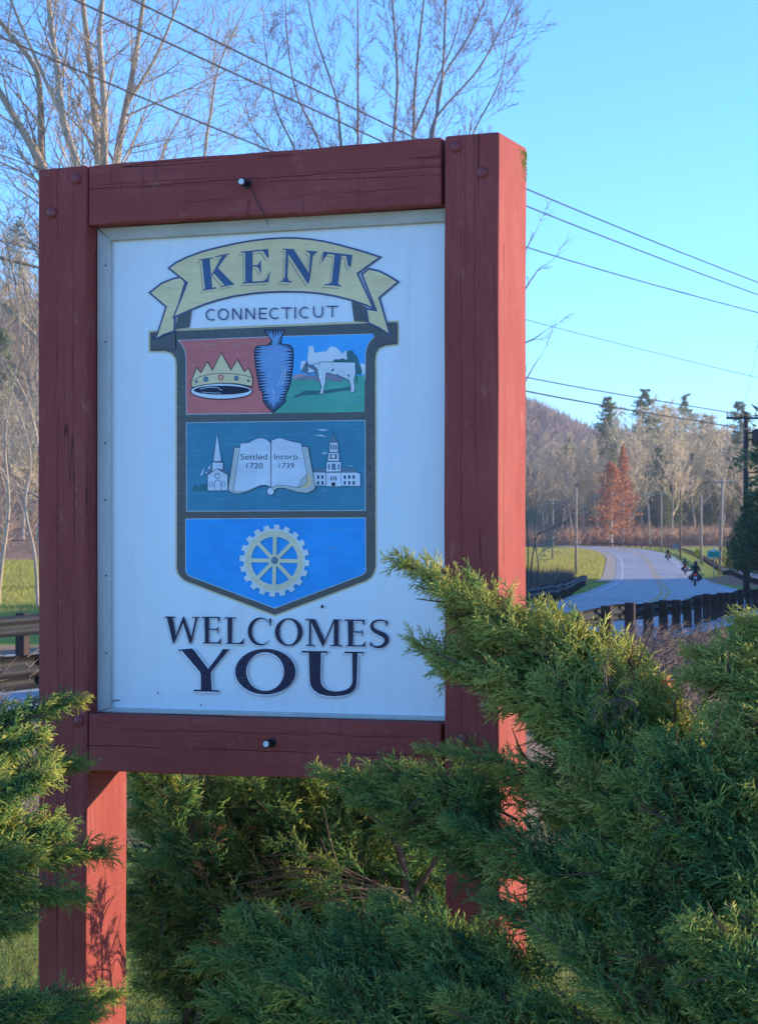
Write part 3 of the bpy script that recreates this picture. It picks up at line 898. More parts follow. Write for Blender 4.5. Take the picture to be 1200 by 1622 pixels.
def fx_bend(r, n):
    Y = r.uniform(462, 505, n); px = r.uniform(790, 1230, n)
    return (px - 600) / FPX * Y, Y
crown_mass('undergrowth', 1500, fx_bend, 'reddish brush growing along the foot of the far wood', simple('red_brush', (0.52, 0.31, 0.20), (0.40, 0.26, 0.17), .15, .95, .02, coord='World'), (2, 5.5), 16, .06, 5)
def fx_back(r, n):
    Y = r.uniform(495, 600, n); px = r.uniform(760, 1230, n)
    return (px - 600) / FPX * Y, Y
crown_mass('woodland', 900, fx_back, 'deep part of the wood behind the far bend', simple('deep_wood', (0.42, 0.37, 0.22), (0.30, 0.28, 0.17), .08, .95, .02, coord='World'), (8, 15), 26, .14, 6)
def fx_bram(r, n):
    t = r.uniform(0, 1, n); Y = 78 + 95 * t + r.uniform(-3, 3, n)
    xl = np.interp(Y, RAIL_L[:, 1], RAIL_L[:, 0])
    return xl - r.uniform(.6, 4.5, n), Y
crown_mass('brambles', 420, fx_bram, 'brown brambles along the outside of the far guard rail', simple('bramble', (0.24, 0.17, 0.13), (0.16, 0.115, 0.09), .8, .95, .02, coord='World'), (.7, 1.9), 26, .014, 7)
def fx_verge(r, n):
    Y = r.uniform(215, 330, n)
    xl = np.interp(Y, np.r_[RAIL_R2[:, 1], RAIL_R3[:, 1]], np.r_[RAIL_R2[:, 0], RAIL_R3[:, 0]])
    return xl + r.uniform(.5, 9, n), Y
crown_mass('dry_grass', 900, fx_verge, 'yellow dry grass on the verge outside the far bend', simple('verge_grass', (0.42, 0.34, 0.10), (0.30, 0.27, 0.09), .4, .95, .02, coord='World'), (.5, 1.3), 18, .04, 8)

# standing grass of the two meadows: upright blades catch the low sun
def meadow(n, fx, label, seed, hr, w):
    r = np.random.default_rng(seed)
    X, Y = fx(r, n)
    b = np.stack([X, Y, ground(X, Y) - .02], 1); h = r.uniform(*hr, n)
    V, F = spikes(b, b + np.stack([r.normal(0, .35, n) * h, r.normal(0, .35, n) * h, h], 1), r.uniform(.6, 1.3, n) * w, 3)
    return tag(link('grass', fast_mesh('grass', V, [F], False, {'tint': np.repeat(r.uniform(0, 1, n), 4)}), M['meadow']), label, 'grass', kind='stuff')
M['meadow'] = leaf_mat('meadow_blades', [(0, (0.56, 0.58, 0.12)), (1, (0.80, 0.72, 0.28))], .5, .7, 0)
def fx_m1(r, n):
    Y = r.uniform(50, 128, n); return (r.uniform(-120, 140, n) - 600) / FPX * Y, Y
meadow(60000, fx_m1, 'sunlit grass of the meadow left of the sign', 21, (.10, .25), .02)
def fx_m2(r, n):
    Y = 175 * (440 / 175) ** r.uniform(0, 1, n); px = r.uniform(760, 1010, n); X = (px - 600) / FPX * Y
    xr = np.interp(Y, CEN[:150, 1], CEN[:150, 0]) - np.interp(Y, [0, 195, 215, 440], [6.0, 6.0, 5.9, 5.9])
    k = X < xr
    return X[k], Y[k]
def meadow2():
    r = np.random.default_rng(22); X, Y = fx_m2(r, 60000)
    meadow(len(X), lambda rr, n: (X, Y), 'sunlit grass of the lawn inside the far bend', 23, (.15, .3), .05)
meadow2()

# ------------------------------------------------------------------ the town sign
TH = math.radians(20.5)
SX0, SY0 = -0.8913, 5.942
sT, cT = math.sin(TH), math.cos(TH)
def L(px, py, w):
    """photograph position -> (u, w, z) on the sign's plane at depth w"""
    a = (px - 600) / FPX
    t = (w + SX0 * sT + SY0 * cT) / (a * sT + cT)
    return ((t * a - SX0) * cT - (t - SY0) * sT, w, CAMH + (HOR - py) / FPX * t)

sign = empty('town_sign', (SX0, SY0, 0), -TH)
tag(sign, 'barn red timber town sign with a painted shield and welcome lettering', 'sign')
PW0, PW1, UR0, UR1, DEP = 0.0, 0.1425, 1.121, 1.2615, 0.23

def post(u0, u1, ztl, ztr):
    mb = MB()
    mb.hexa([(u0, 0, -.3), (u1, 0, -.3), (u1, DEP, -.3), (u0, DEP, -.3), (u0, 0, ztl), (u1, 0, ztr), (u1, DEP, ztr), (u0, DEP, ztl)])
    bm = bmesh.new(); me = mb.mesh('post'); bm.from_mesh(me)
    bmesh.ops.bevel(bm, geom=list(bm.edges), offset=.006, segments=2, profile=.5, affect='EDGES')
    es = [e for e in bm.edges if abs(e.verts[0].co.z - e.verts[1].co.z) > .5]
    bmesh.ops.subdivide_edges(bm, edges=es, cuts=40)
    rr = random.Random(u0)
    ph = rr.uniform(0, 6)
    for v in bm.verts:                                   # sawn timber is never dead straight
        v.co.x += .0012 * math.sin(v.co.z * 3.1 + ph) + .0006 * math.sin(v.co.z * 11 + ph)
        v.co.y += .0010 * math.sin(v.co.z * 2.3 + ph * 2)
    bm.to_mesh(me); bm.free()
    return link('post', me, M['wood_post'], sign)
z_tl, z_tl2 = L(60, 268, 0)[2], L(137, 261, 0)[2]
z_tr, z_tr2 = L(704, 215, 0)[2], L(790, 208, 0)[2]
post(PW0, PW1, z_tl, z_tl2)
post(UR0, UR1, z_tr, z_tr2)

def rail(a_top, b_top, a_bot, b_bot):
    u0, u1, w0, w1 = PW1 + .003, UR0 - .009, .003, DEP - .004
    def zz(pa, pb, u):
        A, B = L(*pa, w0), L(*pb, w0)
        return A[2] + (B[2] - A[2]) * (u - A[0]) / (B[0] - A[0])
    mb = MB()
    n = 24
    zb = [zz(a_bot, b_bot, u0 + (u1 - u0) * k / n) for k in range(n + 1)]
    zt = [zz(a_top, b_top, u0 + (u1 - u0) * k / n) for k in range(n + 1)]
    mb.hexa([(u0, w0, zb[0]), (u1, w0, zb[-1]), (u1, w1, zb[-1]), (u0, w1, zb[0]), (u0, w0, zt[0]), (u1, w0, zt[-1]), (u1, w1, zt[-1]), (u0, w1, zt[0])])
    me = mb.mesh('rail', bevel=.005)
    bm = bmesh.new(); bm.from_mesh(me)
    es = [e for e in bm.edges if abs(e.verts[0].co.x - e.verts[1].co.x) > .5]
    bmesh.ops.subdivide_edges(bm, edges=es, cuts=30)
    for v in bm.verts:
        v.co.z += .0012 * math.sin(v.co.x * 9 + a_top[1]) + .0006 * math.sin(v.co.x * 31)
        v.co.y += .0008 * math.sin(v.co.x * 7)
    bm.to_mesh(me); bm.free()
    link('rail', me, M['wood_rail'], sign)
    return zt, zb
rail_t, rail_tb = rail((137, 262), (700, 217), (140, 356), (702, 323))
rail_bt, rail_b = rail((139, 1131), (697, 1146), (139, 1222), (693, 1239))

# panel and its edge strips
PF = 0.072
pm = NT('white_sign_board')
v1 = pm.coord('Object', (1, 1, .12)); v2 = pm.coord('Object')
s1 = pm.noise(v1, 14, 5); s2 = pm.noise(v2, 2.5, 4); s3 = pm.noise(v2, 60, 4, .7)
pc = pm.ramp(s2, [(.3, (.80, .81, .82)), (.7, (.86, .86, .85))])
pc = pm.mix(pm.ramp(s1, [(.50, 0.0), (.72, .22)]), pc, (.62, .64, .64))
pc = pm.mix(pm.ramp(s3, [(.66, 0.0), (.78, .35)]), pc, (.52, .52, .50))
s4 = pm.noise(pm.coord('Object', (1, 1, .5)), 5.5, 6, .72)
pc = pm.mix(pm.ramp(s4, [(.56, 0.0), (.70, .30)]), pc, (.62, .60, .52))
s5 = pm.noise(pm.coord('Object', (1, 1, .02)), 60, 2, .5)
pc = pm.mix(pm.math('MULTIPLY', pm.ramp(s5, [(.58, 0.0), (.70, .14)]), pm.ramp(s2, [(.4, 0.0), (.6, 1.0)])), pc, (.52, .52, .50))
pm.color(pc); pm.set(.38, .45)
mb = MB(); zl0, zl1 = rail_bt[0] + .001, rail_tb[0] - .001; zr0, zr1 = rail_bt[-1] + .001, rail_tb[-1] - .001
u0, u1 = PW1 + .002, UR0 - .002
mb.hexa([(u0, PF, zl0), (u1, PF, zr0), (u1, PF + .02, zr0), (u0, PF + .02, zl0), (u0, PF, zl1), (u1, PF, zr1), (u1, PF + .02, zr1), (u0, PF + .02, zl1)])
panel = mb.build('panel', pm.m, sign)
M['trim'] = simple('edge_strip_paint', (.60, .60, .55), (.50, .49, .44), 25, .5, .4, stretch=(1, 1, .3))
M['trim_warm'] = simple('edge_strip_stained', (.58, .53, .42), (.44, .40, .31), 18, .55, .3, stretch=(.3, 1, 1))
def strip(c, mat):
    mb = MB(); mb.hexa(c); return mb.build('edge_strip', mat, sign, bevel=.0025)
a = .037
strip([(u0, PF - .018, zl0), (u0 + a, PF - .018, zl0 + .012), (u0 + a, PF, zl0 + .012), (u0, PF, zl0), (u0, PF - .018, zl1 - .001), (u0 + a, PF - .018, zl1 - .033), (u0 + a, PF, zl1 - .033), (u0, PF, zl1 - .001)], M['trim'])
strip([(u0 + a, PF - .018, zl1 - .034), (u1, PF - .018, zr1 - .033), (u1, PF, zr1 - .033), (u0 + a, PF, zl1 - .034), (u0 + .003, PF - .018, zl1), (u1, PF - .018, zr1), (u1, PF, zr1), (u0 + .003, PF, zl1)], M['trim_warm'])
strip([(u0 + .002, PF - .012, zl0), (u1, PF - .012, zr0), (u1, PF, zr0), (u0 + .002, PF, zl0), (u0 + .03, PF - .012, zl0 + .013), (u1, PF - .012, zr0 + .012), (u1, PF, zr0 + .012), (u0 + .03, PF, zl0 + .013)], M['trim'])
M['tack'] = simple('dark_tack', (.03, .03, .035), None, 40, .6)
for (x, y) in ((167, 420), (167, 541), (166, 702), (166, 792), (168, 912), (168, 1035)):
    p = L(x, y, PF - .0205); mb = MB(); mb.lathe(p, (0, 1, 0), [(0, .0), (0.0, .0022), (.003, .0022)], 8); mb.build('tack', M['tack'], sign)

# carriage bolts
bolt_me = None
for (x, y) in ((121, 283), (82, 337), (722, 232), (764, 273), (125, 1142), (85, 1187), (733, 1171), (768, 1120)):
    if bolt_me is None:
        mb = MB(); mb.lathe((0, 0, 0), (0, -1, 0), [(-.002, .0145), (.003, .0145), (.006, .0125), (.0085, .008), (.0095, .0)], 18)
        bolt_me = mb.mesh('bolt', True); bolt_me.materials.append(M['bolt'])
    o = link('bolt', bolt_me, None, sign); o.location = L(x, y, 0)
def lag(x, y, lightend, drop):
    mb = MB(); p = L(x, y, .004)
    mb.lathe(p, (0, -1, 0), [(0, .012), (.004, .012), (.004, .007), (.022, .007), (.022, .0105), (.036, .0105), (.038, .0)], 12)
    o = mb.build('peg', M['black'], sign, smooth=False)
    mb = MB(); mb.lathe((p[0], p[1] - .0385, p[2]), (0, -1, 0), [(0, 0), (0, .0075), (.002, .0075), (.0025, 0)], 12); mb.build('peg_cap', M['white'], o)
    if drop:
        q = [L(393, 293, -.01), L(400, 303, -.004), L(410, 325, -.003), L(419, 341, -.002), L(425, 356, .006)]
        mb = MB(); mb.tube(q, .0011, 5); mb.build('hanging_wire', M['wire'], o)
lag(392, 291, True, True)
lag(431, 1177, True, False)
# moss on the shoulder of the right post
mb = MB(); rr = random.Random(5)
for k in range(160):
    w = DEP * (1 - abs(rr.gauss(0, .10))) - .004; z = z_tr2 - abs(rr.gauss(0, .03)) - .012; s = rr.uniform(.002, .006)
    mb.poly([(UR1 + .0008 + rr.uniform(0, .002), w + s * math.cos(t + k), z + s * math.sin(t + k)) for t in (0, 2.1, 4.2)])
tag(mb.build('moss', simple('moss', (.13, .15, .03), (.07, .09, .02), 90, .95, .05), sign), kind='stuff')

# ---------------- painted artwork (flat print laid on the board)
class Art:
    def __init__(s): s.layers = {}; s.k = 0
    def poly(s, colr, pts, name):
        st = set(pts)
        if not (st & getattr(s, 'last', set())): s.k += 1      # neighbours in a ring share one level
        s.last = st
        s.layers.setdefault((name, colr), []).append((s.k, pts))
ART = Art()
def tz(o, sc):
    return lambda pts: [(o[0] + x * sc, o[1] + y * sc) for x, y in pts]
def inset(pts, d):
    P = np.array(pts, float); n = len(P)
    area = 0.5 * np.sum(P[:, 0] * np.roll(P[:, 1], -1) - np.roll(P[:, 0], -1) * P[:, 1])
    sg = 1 if area > 0 else -1
    out = []
    dd = d if hasattr(d, '__len__') else [d] * n
    for i in range(n):
        a, b, c = P[i - 1], P[i], P[(i + 1) % n]
        e1 = (b - a) / (np.linalg.norm(b - a) + 1e-9); e2 = (c - b) / (np.linalg.norm(c - b) + 1e-9)
        n1 = np.array([-e1[1], e1[0]]) * sg; n2 = np.array([-e2[1], e2[0]]) * sg
        m = n1 + n2; l = np.dot(m, m)
        m = m * 2 / l if l > .25 else n1
        ln = np.linalg.norm(m)
        if ln > 2.2: m *= 2.2 / ln
        out.append(tuple(b + m * dd[i]))
    return out
def stroke(pts, w):
    P = np.array(pts, float)
    W = np.array(w, float) if hasattr(w, '__len__') else np.full(len(P), float(w))
    t = np.gradient(P, axis=0); t /= np.linalg.norm(t, axis=1, keepdims=True) + 1e-9
    n = np.stack([-t[:, 1], t[:, 0]], 1)
    A = P + n * W[:, None] / 2; B = P - n * W[:, None] / 2
    return [tuple(p) for p in A] + [tuple(p) for p in B[::-1]]
def ell(cx, cy, rx, ry, a0=0, a1=360, n=40):
    return [(cx + rx * math.cos(math.radians(a0 + (a1 - a0) * k / n)), cy + ry * math.sin(math.radians(a0 + (a1 - a0) * k / n))) for k in range(n + (0 if (a1 - a0) >= 360 else 1))]
def ring(o, i, close=True):
    n = len(o); out = []
    for k in range(n if close else n - 1):
        out.append([o[k], o[(k + 1) % n], i[(k + 1) % n], i[k]])
    return out
def put(colr, polys, name, dx=0, dy=0):
    ART.last = set()
    for p in polys: ART.poly(colr, [(x + dx, y + dy) for x, y in p], name)

CREAM, NAVY, INK, DARKB, TAN, REDF, SKYF, GRASSF, MIDB, LOWB, PAGE, SILVER, WHT = (
    'cream', 'navy', 'ink', 'border', 'tan', 'red', 'skyblue', 'green', 'midblue', 'lowblue', 'page', 'silver', 'offwhite')

zA, zB, zC2 = tz((220, 360), .35833), tz((220, 640), .35833), tz((220, 800), .35833)
z1, z2 = tz((230, 365), .175), tz((430, 365), .175)
z3, z4 = tz((280, 515), .158333), tz((440, 515), .141667)
z5, z6 = tz((290, 660), .125), tz((430, 660), .141667)
z7, z8 = tz((250, 960), .158333), tz((430, 960), .166667)

# shield
shield = [(235, 523.5), (235, 558.5), (262, 558.5), (271, 562), (276, 568), (277.5, 577), (277.5, 900), (279.5, 908), (284, 915), (291, 921.5), (435, 977), (581, 922), (590, 915.5), (595, 907), (597, 897), (596.5, 572), (597.5, 561), (602, 553.5), (611, 549.5), (631.5, 547.5), (631.5, 507.5), (583, 509), (430, 515), (279, 521.5)]
put(TAN, [shield], 'shield')
sh2 = inset(shield, 2.6)
put(DARKB, [sh2], 'shield')
put(TAN, [[(279, 520.6), (583, 508), (583, 510), (279, 522.8)]], 'shield')
def field(colr, pts):
    put(SILVER, [inset(pts, -1.1)], 'shield'); put(colr, [pts], 'shield')
redp = [(283, 539.2), (289, 546), (293, 555), (295, 565), (295.5, 655.5), (430, 654.2), (430, 533.6)]
skyp = [(430, 533.6), (597.5, 528.8), (589, 535.5), (583, 543), (579.5, 551.5), (578, 560), (577.6, 600), (430, 604)]
field(REDF, redp); field(SKYF, skyp)
put(GRASSF, [[(430, 602.5), (465, 601), (520, 598), (577.6, 594.5), (577, 652.6), (430, 654.2)]], 'shield')
field(MIDB, [(295.5, 670), (577.5, 666.2), (578, 808), (296, 809.3)])
field(LOWB, [(294.5, 822.5), (578, 820.6), (578.5, 903), (577, 907.5), (573, 910.5), (435, 963), (301, 912.5), (296.5, 909), (294.5, 904)])
# sky streaks and old scratches in the fields
rr = random.Random(2)
for k in range(26):
    x = rr.uniform(300, 570); y = rr.uniform(676, 802); w = rr.uniform(4, 22)
    put('scuff', [[(x, y), (x + w, y - rr.uniform(.2, 1)), (x + w * .9, y + rr.uniform(.3, 1.0)), (x + w * .2, y + .8)]], 'scuff')
for k in range(7):
    x = rr.uniform(300, 540); y = rr.uniform(832, 880); w = rr.uniform(14, 45)
    put('scuff2', [[(x, y), (x + w, y + rr.uniform(-2, 4)), (x + w * .8, y + 3), (x + w * .2, y + 2)]], 'scuff')
for k in range(8):
    x = rr.uniform(298, 400); y = rr.choice((540, 544, 650, 546)) + rr.uniform(-1, 2); w = rr.uniform(5, 22)
    put('scuff3', [[(x, y), (x + w, y - .6), (x + w * .9, y + 1.2), (x + w * .1, y + 1.0)]], 'scuff')
for (x, y) in ((288, 690), (585, 674), (584, 722), (583, 738), (586, 742), (587, 771), (586, 782), (284, 832)):
    put(INK, [ell(x, y, 1.6, 1.2, n=8)], 'scuff')

# cow and meadow
put('pinkland', [z4([(165, 608), (165, 562), (250, 540), (330, 556), (410, 600)])], 'cow')
put('mauve', [z4([(210, 610), (225, 585), (330, 560), (440, 560), (470, 640), (400, 605)])], 'cow')
put(WHT, [z4([(250, 500), (260, 400), (330, 400), (345, 235), (395, 228), (408, 310), (450, 300), (540, 292), (590, 236), (650, 245), (720, 320), (765, 275), (772, 400), (610, 425), (330, 440)])], 'cow')
put('darkgreen', [z4([(772, 285), (835, 280), (850, 320), (885, 345), (915, 440), (942, 520), (930, 552), (870, 552), (860, 418), (612, 412), (622, 390), (650, 378), (680, 384), (720, 368), (770, 388)])], 'cow')
put(WHT, [z4([(915, 418), (980, 440), (966, 550), (938, 550), (944, 515)])], 'cow')
put('darkgreen', [z4([(180, 790), (310, 728), (470, 735), (800, 688), (822, 720), (480, 770), (300, 782), (186, 812)])], 'cow')
body = [(400, 440), (470, 420), (500, 412), (860, 418), (866, 540), (845, 620), (858, 690), (848, 748), (812, 752), (820, 690), (798, 612), (740, 585), (680, 562), (560, 528), (532, 540), (528, 640), (512, 700), (505, 762), (468, 768), (490, 690), (470, 620), (446, 560), (428, 500)]
put(INK, [inset(z4(body), -.9)], 'cow'); put(WHT, [z4(body)], 'cow')
put('mauve', [z4([(532, 542), (600, 540), (745, 590), (690, 637), (620, 622), (540, 600)])], 'cow')
put('slate', [z4([(258, 522), (285, 455), (325, 393), (345, 440), (400, 445), (445, 490), (462, 600), (400, 530), (350, 548), (325, 535)])], 'cow')
put(WHT, [z4([(335, 452), (352, 480), (395, 498), (412, 515), (350, 530), (330, 520), (345, 500)]), z4([(400, 450), (440, 445), (450, 470), (425, 470)])], 'cow')
put(INK, [z4([(590, 510), (620, 485), (632, 492), (605, 518)]), z4([(780, 550), (800, 548), (790, 600)]), z4([(460, 430), (470, 430), (466, 470)]), z4([(600, 440), (620, 430), (618, 440)]),
          stroke(z4([(318, 420), (330, 445), (322, 470)]), 1.0), stroke(z4([(868, 560), (888, 590), (880, 640)]), 1.2), stroke(z4([(655, 545), (690, 570), (740, 588)]), 1.0)], 'cow')
put('scuff', [z4([(820, 836), (905, 832), (905, 842), (822, 846)])], 'cow')

# arrowhead
ah = z3([(862, 42), (1084, 40), (1055, 112), (1044, 183), (1130, 193), (1166, 240), (1168, 330), (1160, 440), (1142, 560), (1116, 650), (1088, 700), (1088, 768), (1022, 830), (965, 882), (900, 822), (858, 762), (854, 682), (824, 640), (798, 500), (783, 400), (773, 320), (773, 240), (800, 203), (905, 196), (944, 152), (905, 100)])
put(INK, [ah], 'arrowhead')
P = np.array(ah + [ah[0]]); D = np.concatenate([[0], np.cumsum(np.linalg.norm(np.diff(P, axis=0), axis=1))])
ss = np.arange(0, D[-1] - 1.0, 1.55)
den = [(np.interp(s, D, P[:, 0]), np.interp(s, D, P[:, 1])) for s in ss]
rr = random.Random(8)
put('flint', [inset(ah, 1.3)], 'arrowhead')
core = inset(den, 1.0)
teeth = []
for k in range(0, len(den) - 3, 3):
    a_, b_ = np.array(core[k]), np.array(core[k + 3]); m_ = (a_ + b_) / 2
    cx = np.array([433.5, min(max(m_[1], 548), 632)]); dd = cx - m_; ln = np.linalg.norm(dd)
    dp = min(rr.uniform(8.0, 15), ln * .68)
    q_ = m_ + dd / (ln + 1e-9) * dp + np.array([0, rr.uniform(-1, 1)])
    teeth.append([tuple(a_), tuple(a_ * .2 + b_ * .8), tuple(q_)])
put(INK, teeth, 'arrowhead')
for q in ([(1050, 400), (1065, 470), (1040, 540), (1010, 610)], [(1085, 430), (1080, 520), (1040, 600)], [(960, 640), (975, 700), (960, 740)]):
    put('flintlight', [stroke(z3(q), 1.3)], 'arrowhead')

# crown
crn = z3([(148, 562), (200, 428), (240, 482), (305, 373), (356, 458), (445, 283), (540, 458), (605, 348), (672, 472), (715, 433), (756, 530), (748, 615), (600, 585), (450, 578), (300, 592), (152, 622)])
put(INK, [inset(crn, -1.1)], 'crown'); put(CREAM, [crn], 'crown')
put(INK, [ell(*z3([(446, 662)])[0], 49.5, 13.2)], 'crown'); put(WHT, [ell(*z3([(446, 660)])[0], 48, 11.8)], 'crown'); put(INK, [ell(*z3([(450, 650)])[0], 44.5, 7.2)], 'crown')
put(INK, [stroke(z3([(155, 560), (230, 515), (340, 488), (450, 480), (580, 486), (680, 502), (752, 525)]), .9), stroke(z3([(152, 622), (300, 592), (450, 578), (600, 585), (748, 612)]), 1.2)], 'crown')
put('flintlight', [stroke(z3([(230, 640), (310, 622), (400, 620), (450, 650)]), 1.0), stroke(z3([(250, 668), (330, 676), (440, 680)]), .8)], 'crown')
for (x, y, r, cc) in ((440, 522, 31, 'red'), (290, 540, 28, 'slate'), (595, 530, 26, 'slate'), (195, 565, 15, 'slate'), (715, 555, 14, 'slate')):
    put(cc, [ell(*z3([(x, y)])[0], r * .158, r * .165, n=16)], 'crown')
put(CREAM, [ell(*z3([(440, 522)])[0], 2.0, 2.0, n=12)], 'crown')

# church
put('darkgreen', [z5([(110, 920), (150, 858), (190, 900), (240, 850), (292, 862), (292, 938), (112, 938)])], 'church')
put('slate', [z5([(300, 690), (375, 680), (430, 655), (500, 670), (575, 700), (575, 745), (300, 745)])], 'church')
for q in ([(428, 222), (482, 562), (384, 566)], [(372, 578), (506, 582), (500, 672), (430, 655), (368, 692)], [(313, 936), (313, 740), (430, 662), (562, 740), (560, 932)]):
    put(INK, [inset(z5(q), -.8)], 'church'); put(PAGE, [z5(q)], 'church')
put(INK, [stroke(z5([(398, 930), (398, 840), (415, 806), (440, 800), (462, 810), (478, 840), (478, 930)]), .9)] + ring(ell(*z5([(436, 750)])[0], 4.2, 4.4, n=18), ell(*z5([(436, 750)])[0], 3.3, 3.5, n=18))
    + [stroke(z5([(340, 885), (340, 835), (356, 822), (374, 835), (374, 885), (340, 886)]), .8), stroke(z5([(494, 880), (494, 832), (510, 820), (528, 832), (528, 880), (494, 881)]), .8), stroke(z5([(380, 572), (490, 575)]), 1.2)], 'church')
put('flintlight', [z5([(215, 745), (265, 640), (262, 690), (245, 745)]), z5([(310, 660), (345, 605), (345, 670)]), z5([(275, 715), (300, 690), (300, 730)])], 'church')

# town hall
for q in ([(465, 622), (606, 625), (606, 770), (487, 770)], [(780, 625), (952, 625), (990, 642), (990, 775), (780, 770)]):
    put(INK, [inset(z6(q), -.6)], 'town_hall'); put(PAGE, [z6(q)], 'town_hall')
put('slate', [z6([(480, 578), (606, 580), (606, 620), (463, 614)]), z6([(785, 578), (925, 578), (962, 624), (785, 622)]), z6([(648, 292), (668, 235), (690, 195), (715, 235), (738, 290)])], 'town_hall')
for q in ([(612, 620), (776, 620), (776, 780), (612, 776)], [(618, 505), (776, 505), (772, 612), (610, 614)], [(638, 405), (750, 405), (754, 496), (628, 494)], [(653, 290), (738, 290), (742, 396), (648, 396)]):
    put(INK, [inset(z6(q), -.6)], 'town_hall'); put(PAGE, [z6(q)], 'town_hall')
for x in (520, 568, 818, 868, 918):
    for y in (675, 740): put(INK, [z6([(x - 11, y - 19), (x + 11, y - 19), (x + 11, y + 19), (x - 11, y + 19)])], 'town_hall')
for x in (665, 692, 718): put(INK, [z6([(x - 6, 665), (x + 6, 665), (x + 6, 712), (x - 6, 712)])], 'town_hall')
for x in (668, 695, 722): put(INK, [z6([(x - 6, 312), (x + 6, 312), (x + 6, 366), (x - 6, 366)])], 'town_hall')
put(INK, [z6([(655, 420), (727, 420), (727, 470), (655, 470)]), z6([(670, 735), (712, 735), (712, 775), (670, 775)]), stroke(z6([(612, 622), (776, 622)]), .8), stroke(z6([(690, 150), (690, 200)]), .6)], 'town_hall')
put('slate', [z6([(632, 530), (650, 530), (650, 590), (632, 590)]), z6([(740, 530), (758, 530), (758, 590), (740, 590)]), z6([(672, 525), (715, 525), (715, 595), (672, 595)])], 'town_hall')
put(WHT, [ell(*z6([(690, 444)])[0], 3.4, 3.0, n=14)], 'town_hall')
put('flintlight', [z6([(500, 140), (580, 138), (640, 150), (560, 158)]), z6([(565, 402), (620, 400), (628, 412), (570, 420)]), z6([(830, 552), (900, 545), (905, 556)]), z6([(470, 205), (560, 200), (620, 225), (520, 215)])], 'scuff')

# book
cover = z5([(652, 393), (722, 395), (1108, 440), (1108, 900), (1050, 868), (985, 872), (835, 940), (720, 972), (650, 972), (600, 950), (570, 928)]) 
coverR = z6([(0, 300), (345, 338), (405, 338), (486, 790), (470, 815), (400, 852), (300, 842), (130, 792), (60, 796), (5, 850), (-10, 800)])
for q in (cover, coverR):
    put(INK, [inset(q, -.8)], 'book'); put('coverpage', [q], 'book')
pl = z5([(728, 340), (830, 330), (900, 290), (960, 272), (1010, 272), (1060, 292), (1110, 342), (1112, 892), (1050, 865), (980, 868), (830, 928), (720, 955), (638, 942)])
pr = z6([(-2, 272), (40, 250), (95, 238), (230, 280), (330, 300), (345, 380), (395, 640), (330, 705), (318, 750), (285, 788), (130, 764), (60, 764), (-2, 800)])
for q in (pl, pr):
    put(INK, [inset(q, -.7)], 'book'); put(PAGE, [q], 'book')
put(CREAM, [z6([(395, 655), (404, 700), (390, 750), (350, 782), (300, 798), (380, 800), (440, 770), (445, 700), (420, 640)])], 'book')
put(INK, [stroke(z6([(395, 640), (400, 720), (365, 768), (300, 796)]), .7), stroke(z5([(1110, 340), (1112, 900)]), 1.1)], 'book')
put(INK, [ell(*z5([(1108, 945)])[0], 6.1, 6.4, n=20)], 'book'); put(PAGE, [ell(*z5([(1108, 945)])[0], 5.3, 5.6, n=20)], 'book')

def text(colr, s, x0, x1, ybase, cap, name, slope=0.0):
    cu = bpy.data.curves.new('print', 'FONT'); cu.body = s; cu.size = 1.0; cu.offset = 0.0
    ob = bpy.data.objects.new('print', cu); COL.objects.link(ob)
    dg = bpy.context.evaluated_depsgraph_get(); me = ob.evaluated_get(dg).to_mesh()
    V = np.array([v.co[:2] for v in me.vertices]); F = [tuple(p.vertices) for p in me.polygons]
    ob.evaluated_get(dg).to_mesh_clear(); bpy.data.objects.remove(ob); bpy.data.curves.remove(cu)
    xa, xb = V[:, 0].min(), V[:, 0].max()
    X = x0 + (V[:, 0] - xa) / (xb - xa) * (x1 - x0); Yv = ybase - V[:, 1] / .70 * cap + slope * (X - x0)
    ART.k += 1
    ART.layers.setdefault((name, colr), []).append((ART.k, (list(zip(X, Yv)), F)))
text(INK, 'Settled', 381, 423, 728, 9.2, 'date_lettering', -.01)
text(INK, '1720', 390.5, 416, 742, 8.6, 'date_lettering', -.01)
text(INK, 'Incorp.', 434, 474, 727.5, 8.8, 'date_lettering', -.01)
text(INK, '1739', 441.5, 465.5, 741.5, 8.6, 'date_lettering', -.01)

# cog wheel
gx, gy = 434.6, 888.2
gear = []
nt = 20
for k in range(nt):
    c = 360 / nt * k + 4
    for a, q in ((-5.6, 0), (-4.4, 1), (4.4, 1), (5.6, 0)):
        rx, ry = ((55.3, 57.0) if q else (48.8, 50.8)); th = math.radians(c + a)
        gear.append((gx + rx * math.cos(th), gy + ry * math.sin(th)))
no = len(gear)
gi = []
for (x, y) in gear:
    th = math.atan2((y - gy) / 50, (x - gx) / 48.5); gi.append((gx + 36.8 * math.cos(th), gy + 38 * math.sin(th)))
put('gearlight', ring(gear, gi), 'cog_wheel')
put('gear', ring(ell(gx, gy, 46, 48, n=60), ell(gx, gy, 37.2, 38.4, n=60)), 'cog_wheel')
for k in range(4):
    th = math.radians(45 * k + 1); c, s = math.cos(th), math.sin(th)
    put('gear', [[(gx + 38 * c - 3.1 * s, gy + 39.5 * s + 3.1 * c), (gx + 38 * c + 3.1 * s, gy + 39.5 * s - 3.1 * c), (gx - 38 * c + 3.1 * s, gy - 39.5 * s - 3.1 * c), (gx - 38 * c - 3.1 * s, gy - 39.5 * s + 3.1 * c)]], 'cog_wheel')
put('gear', [ell(gx, gy, 9.2, 9.4, n=24)], 'cog_wheel'); put('slate', [ell(gx + .3, gy - .4, 5.6, 5.9, n=20)], 'cog_wheel')

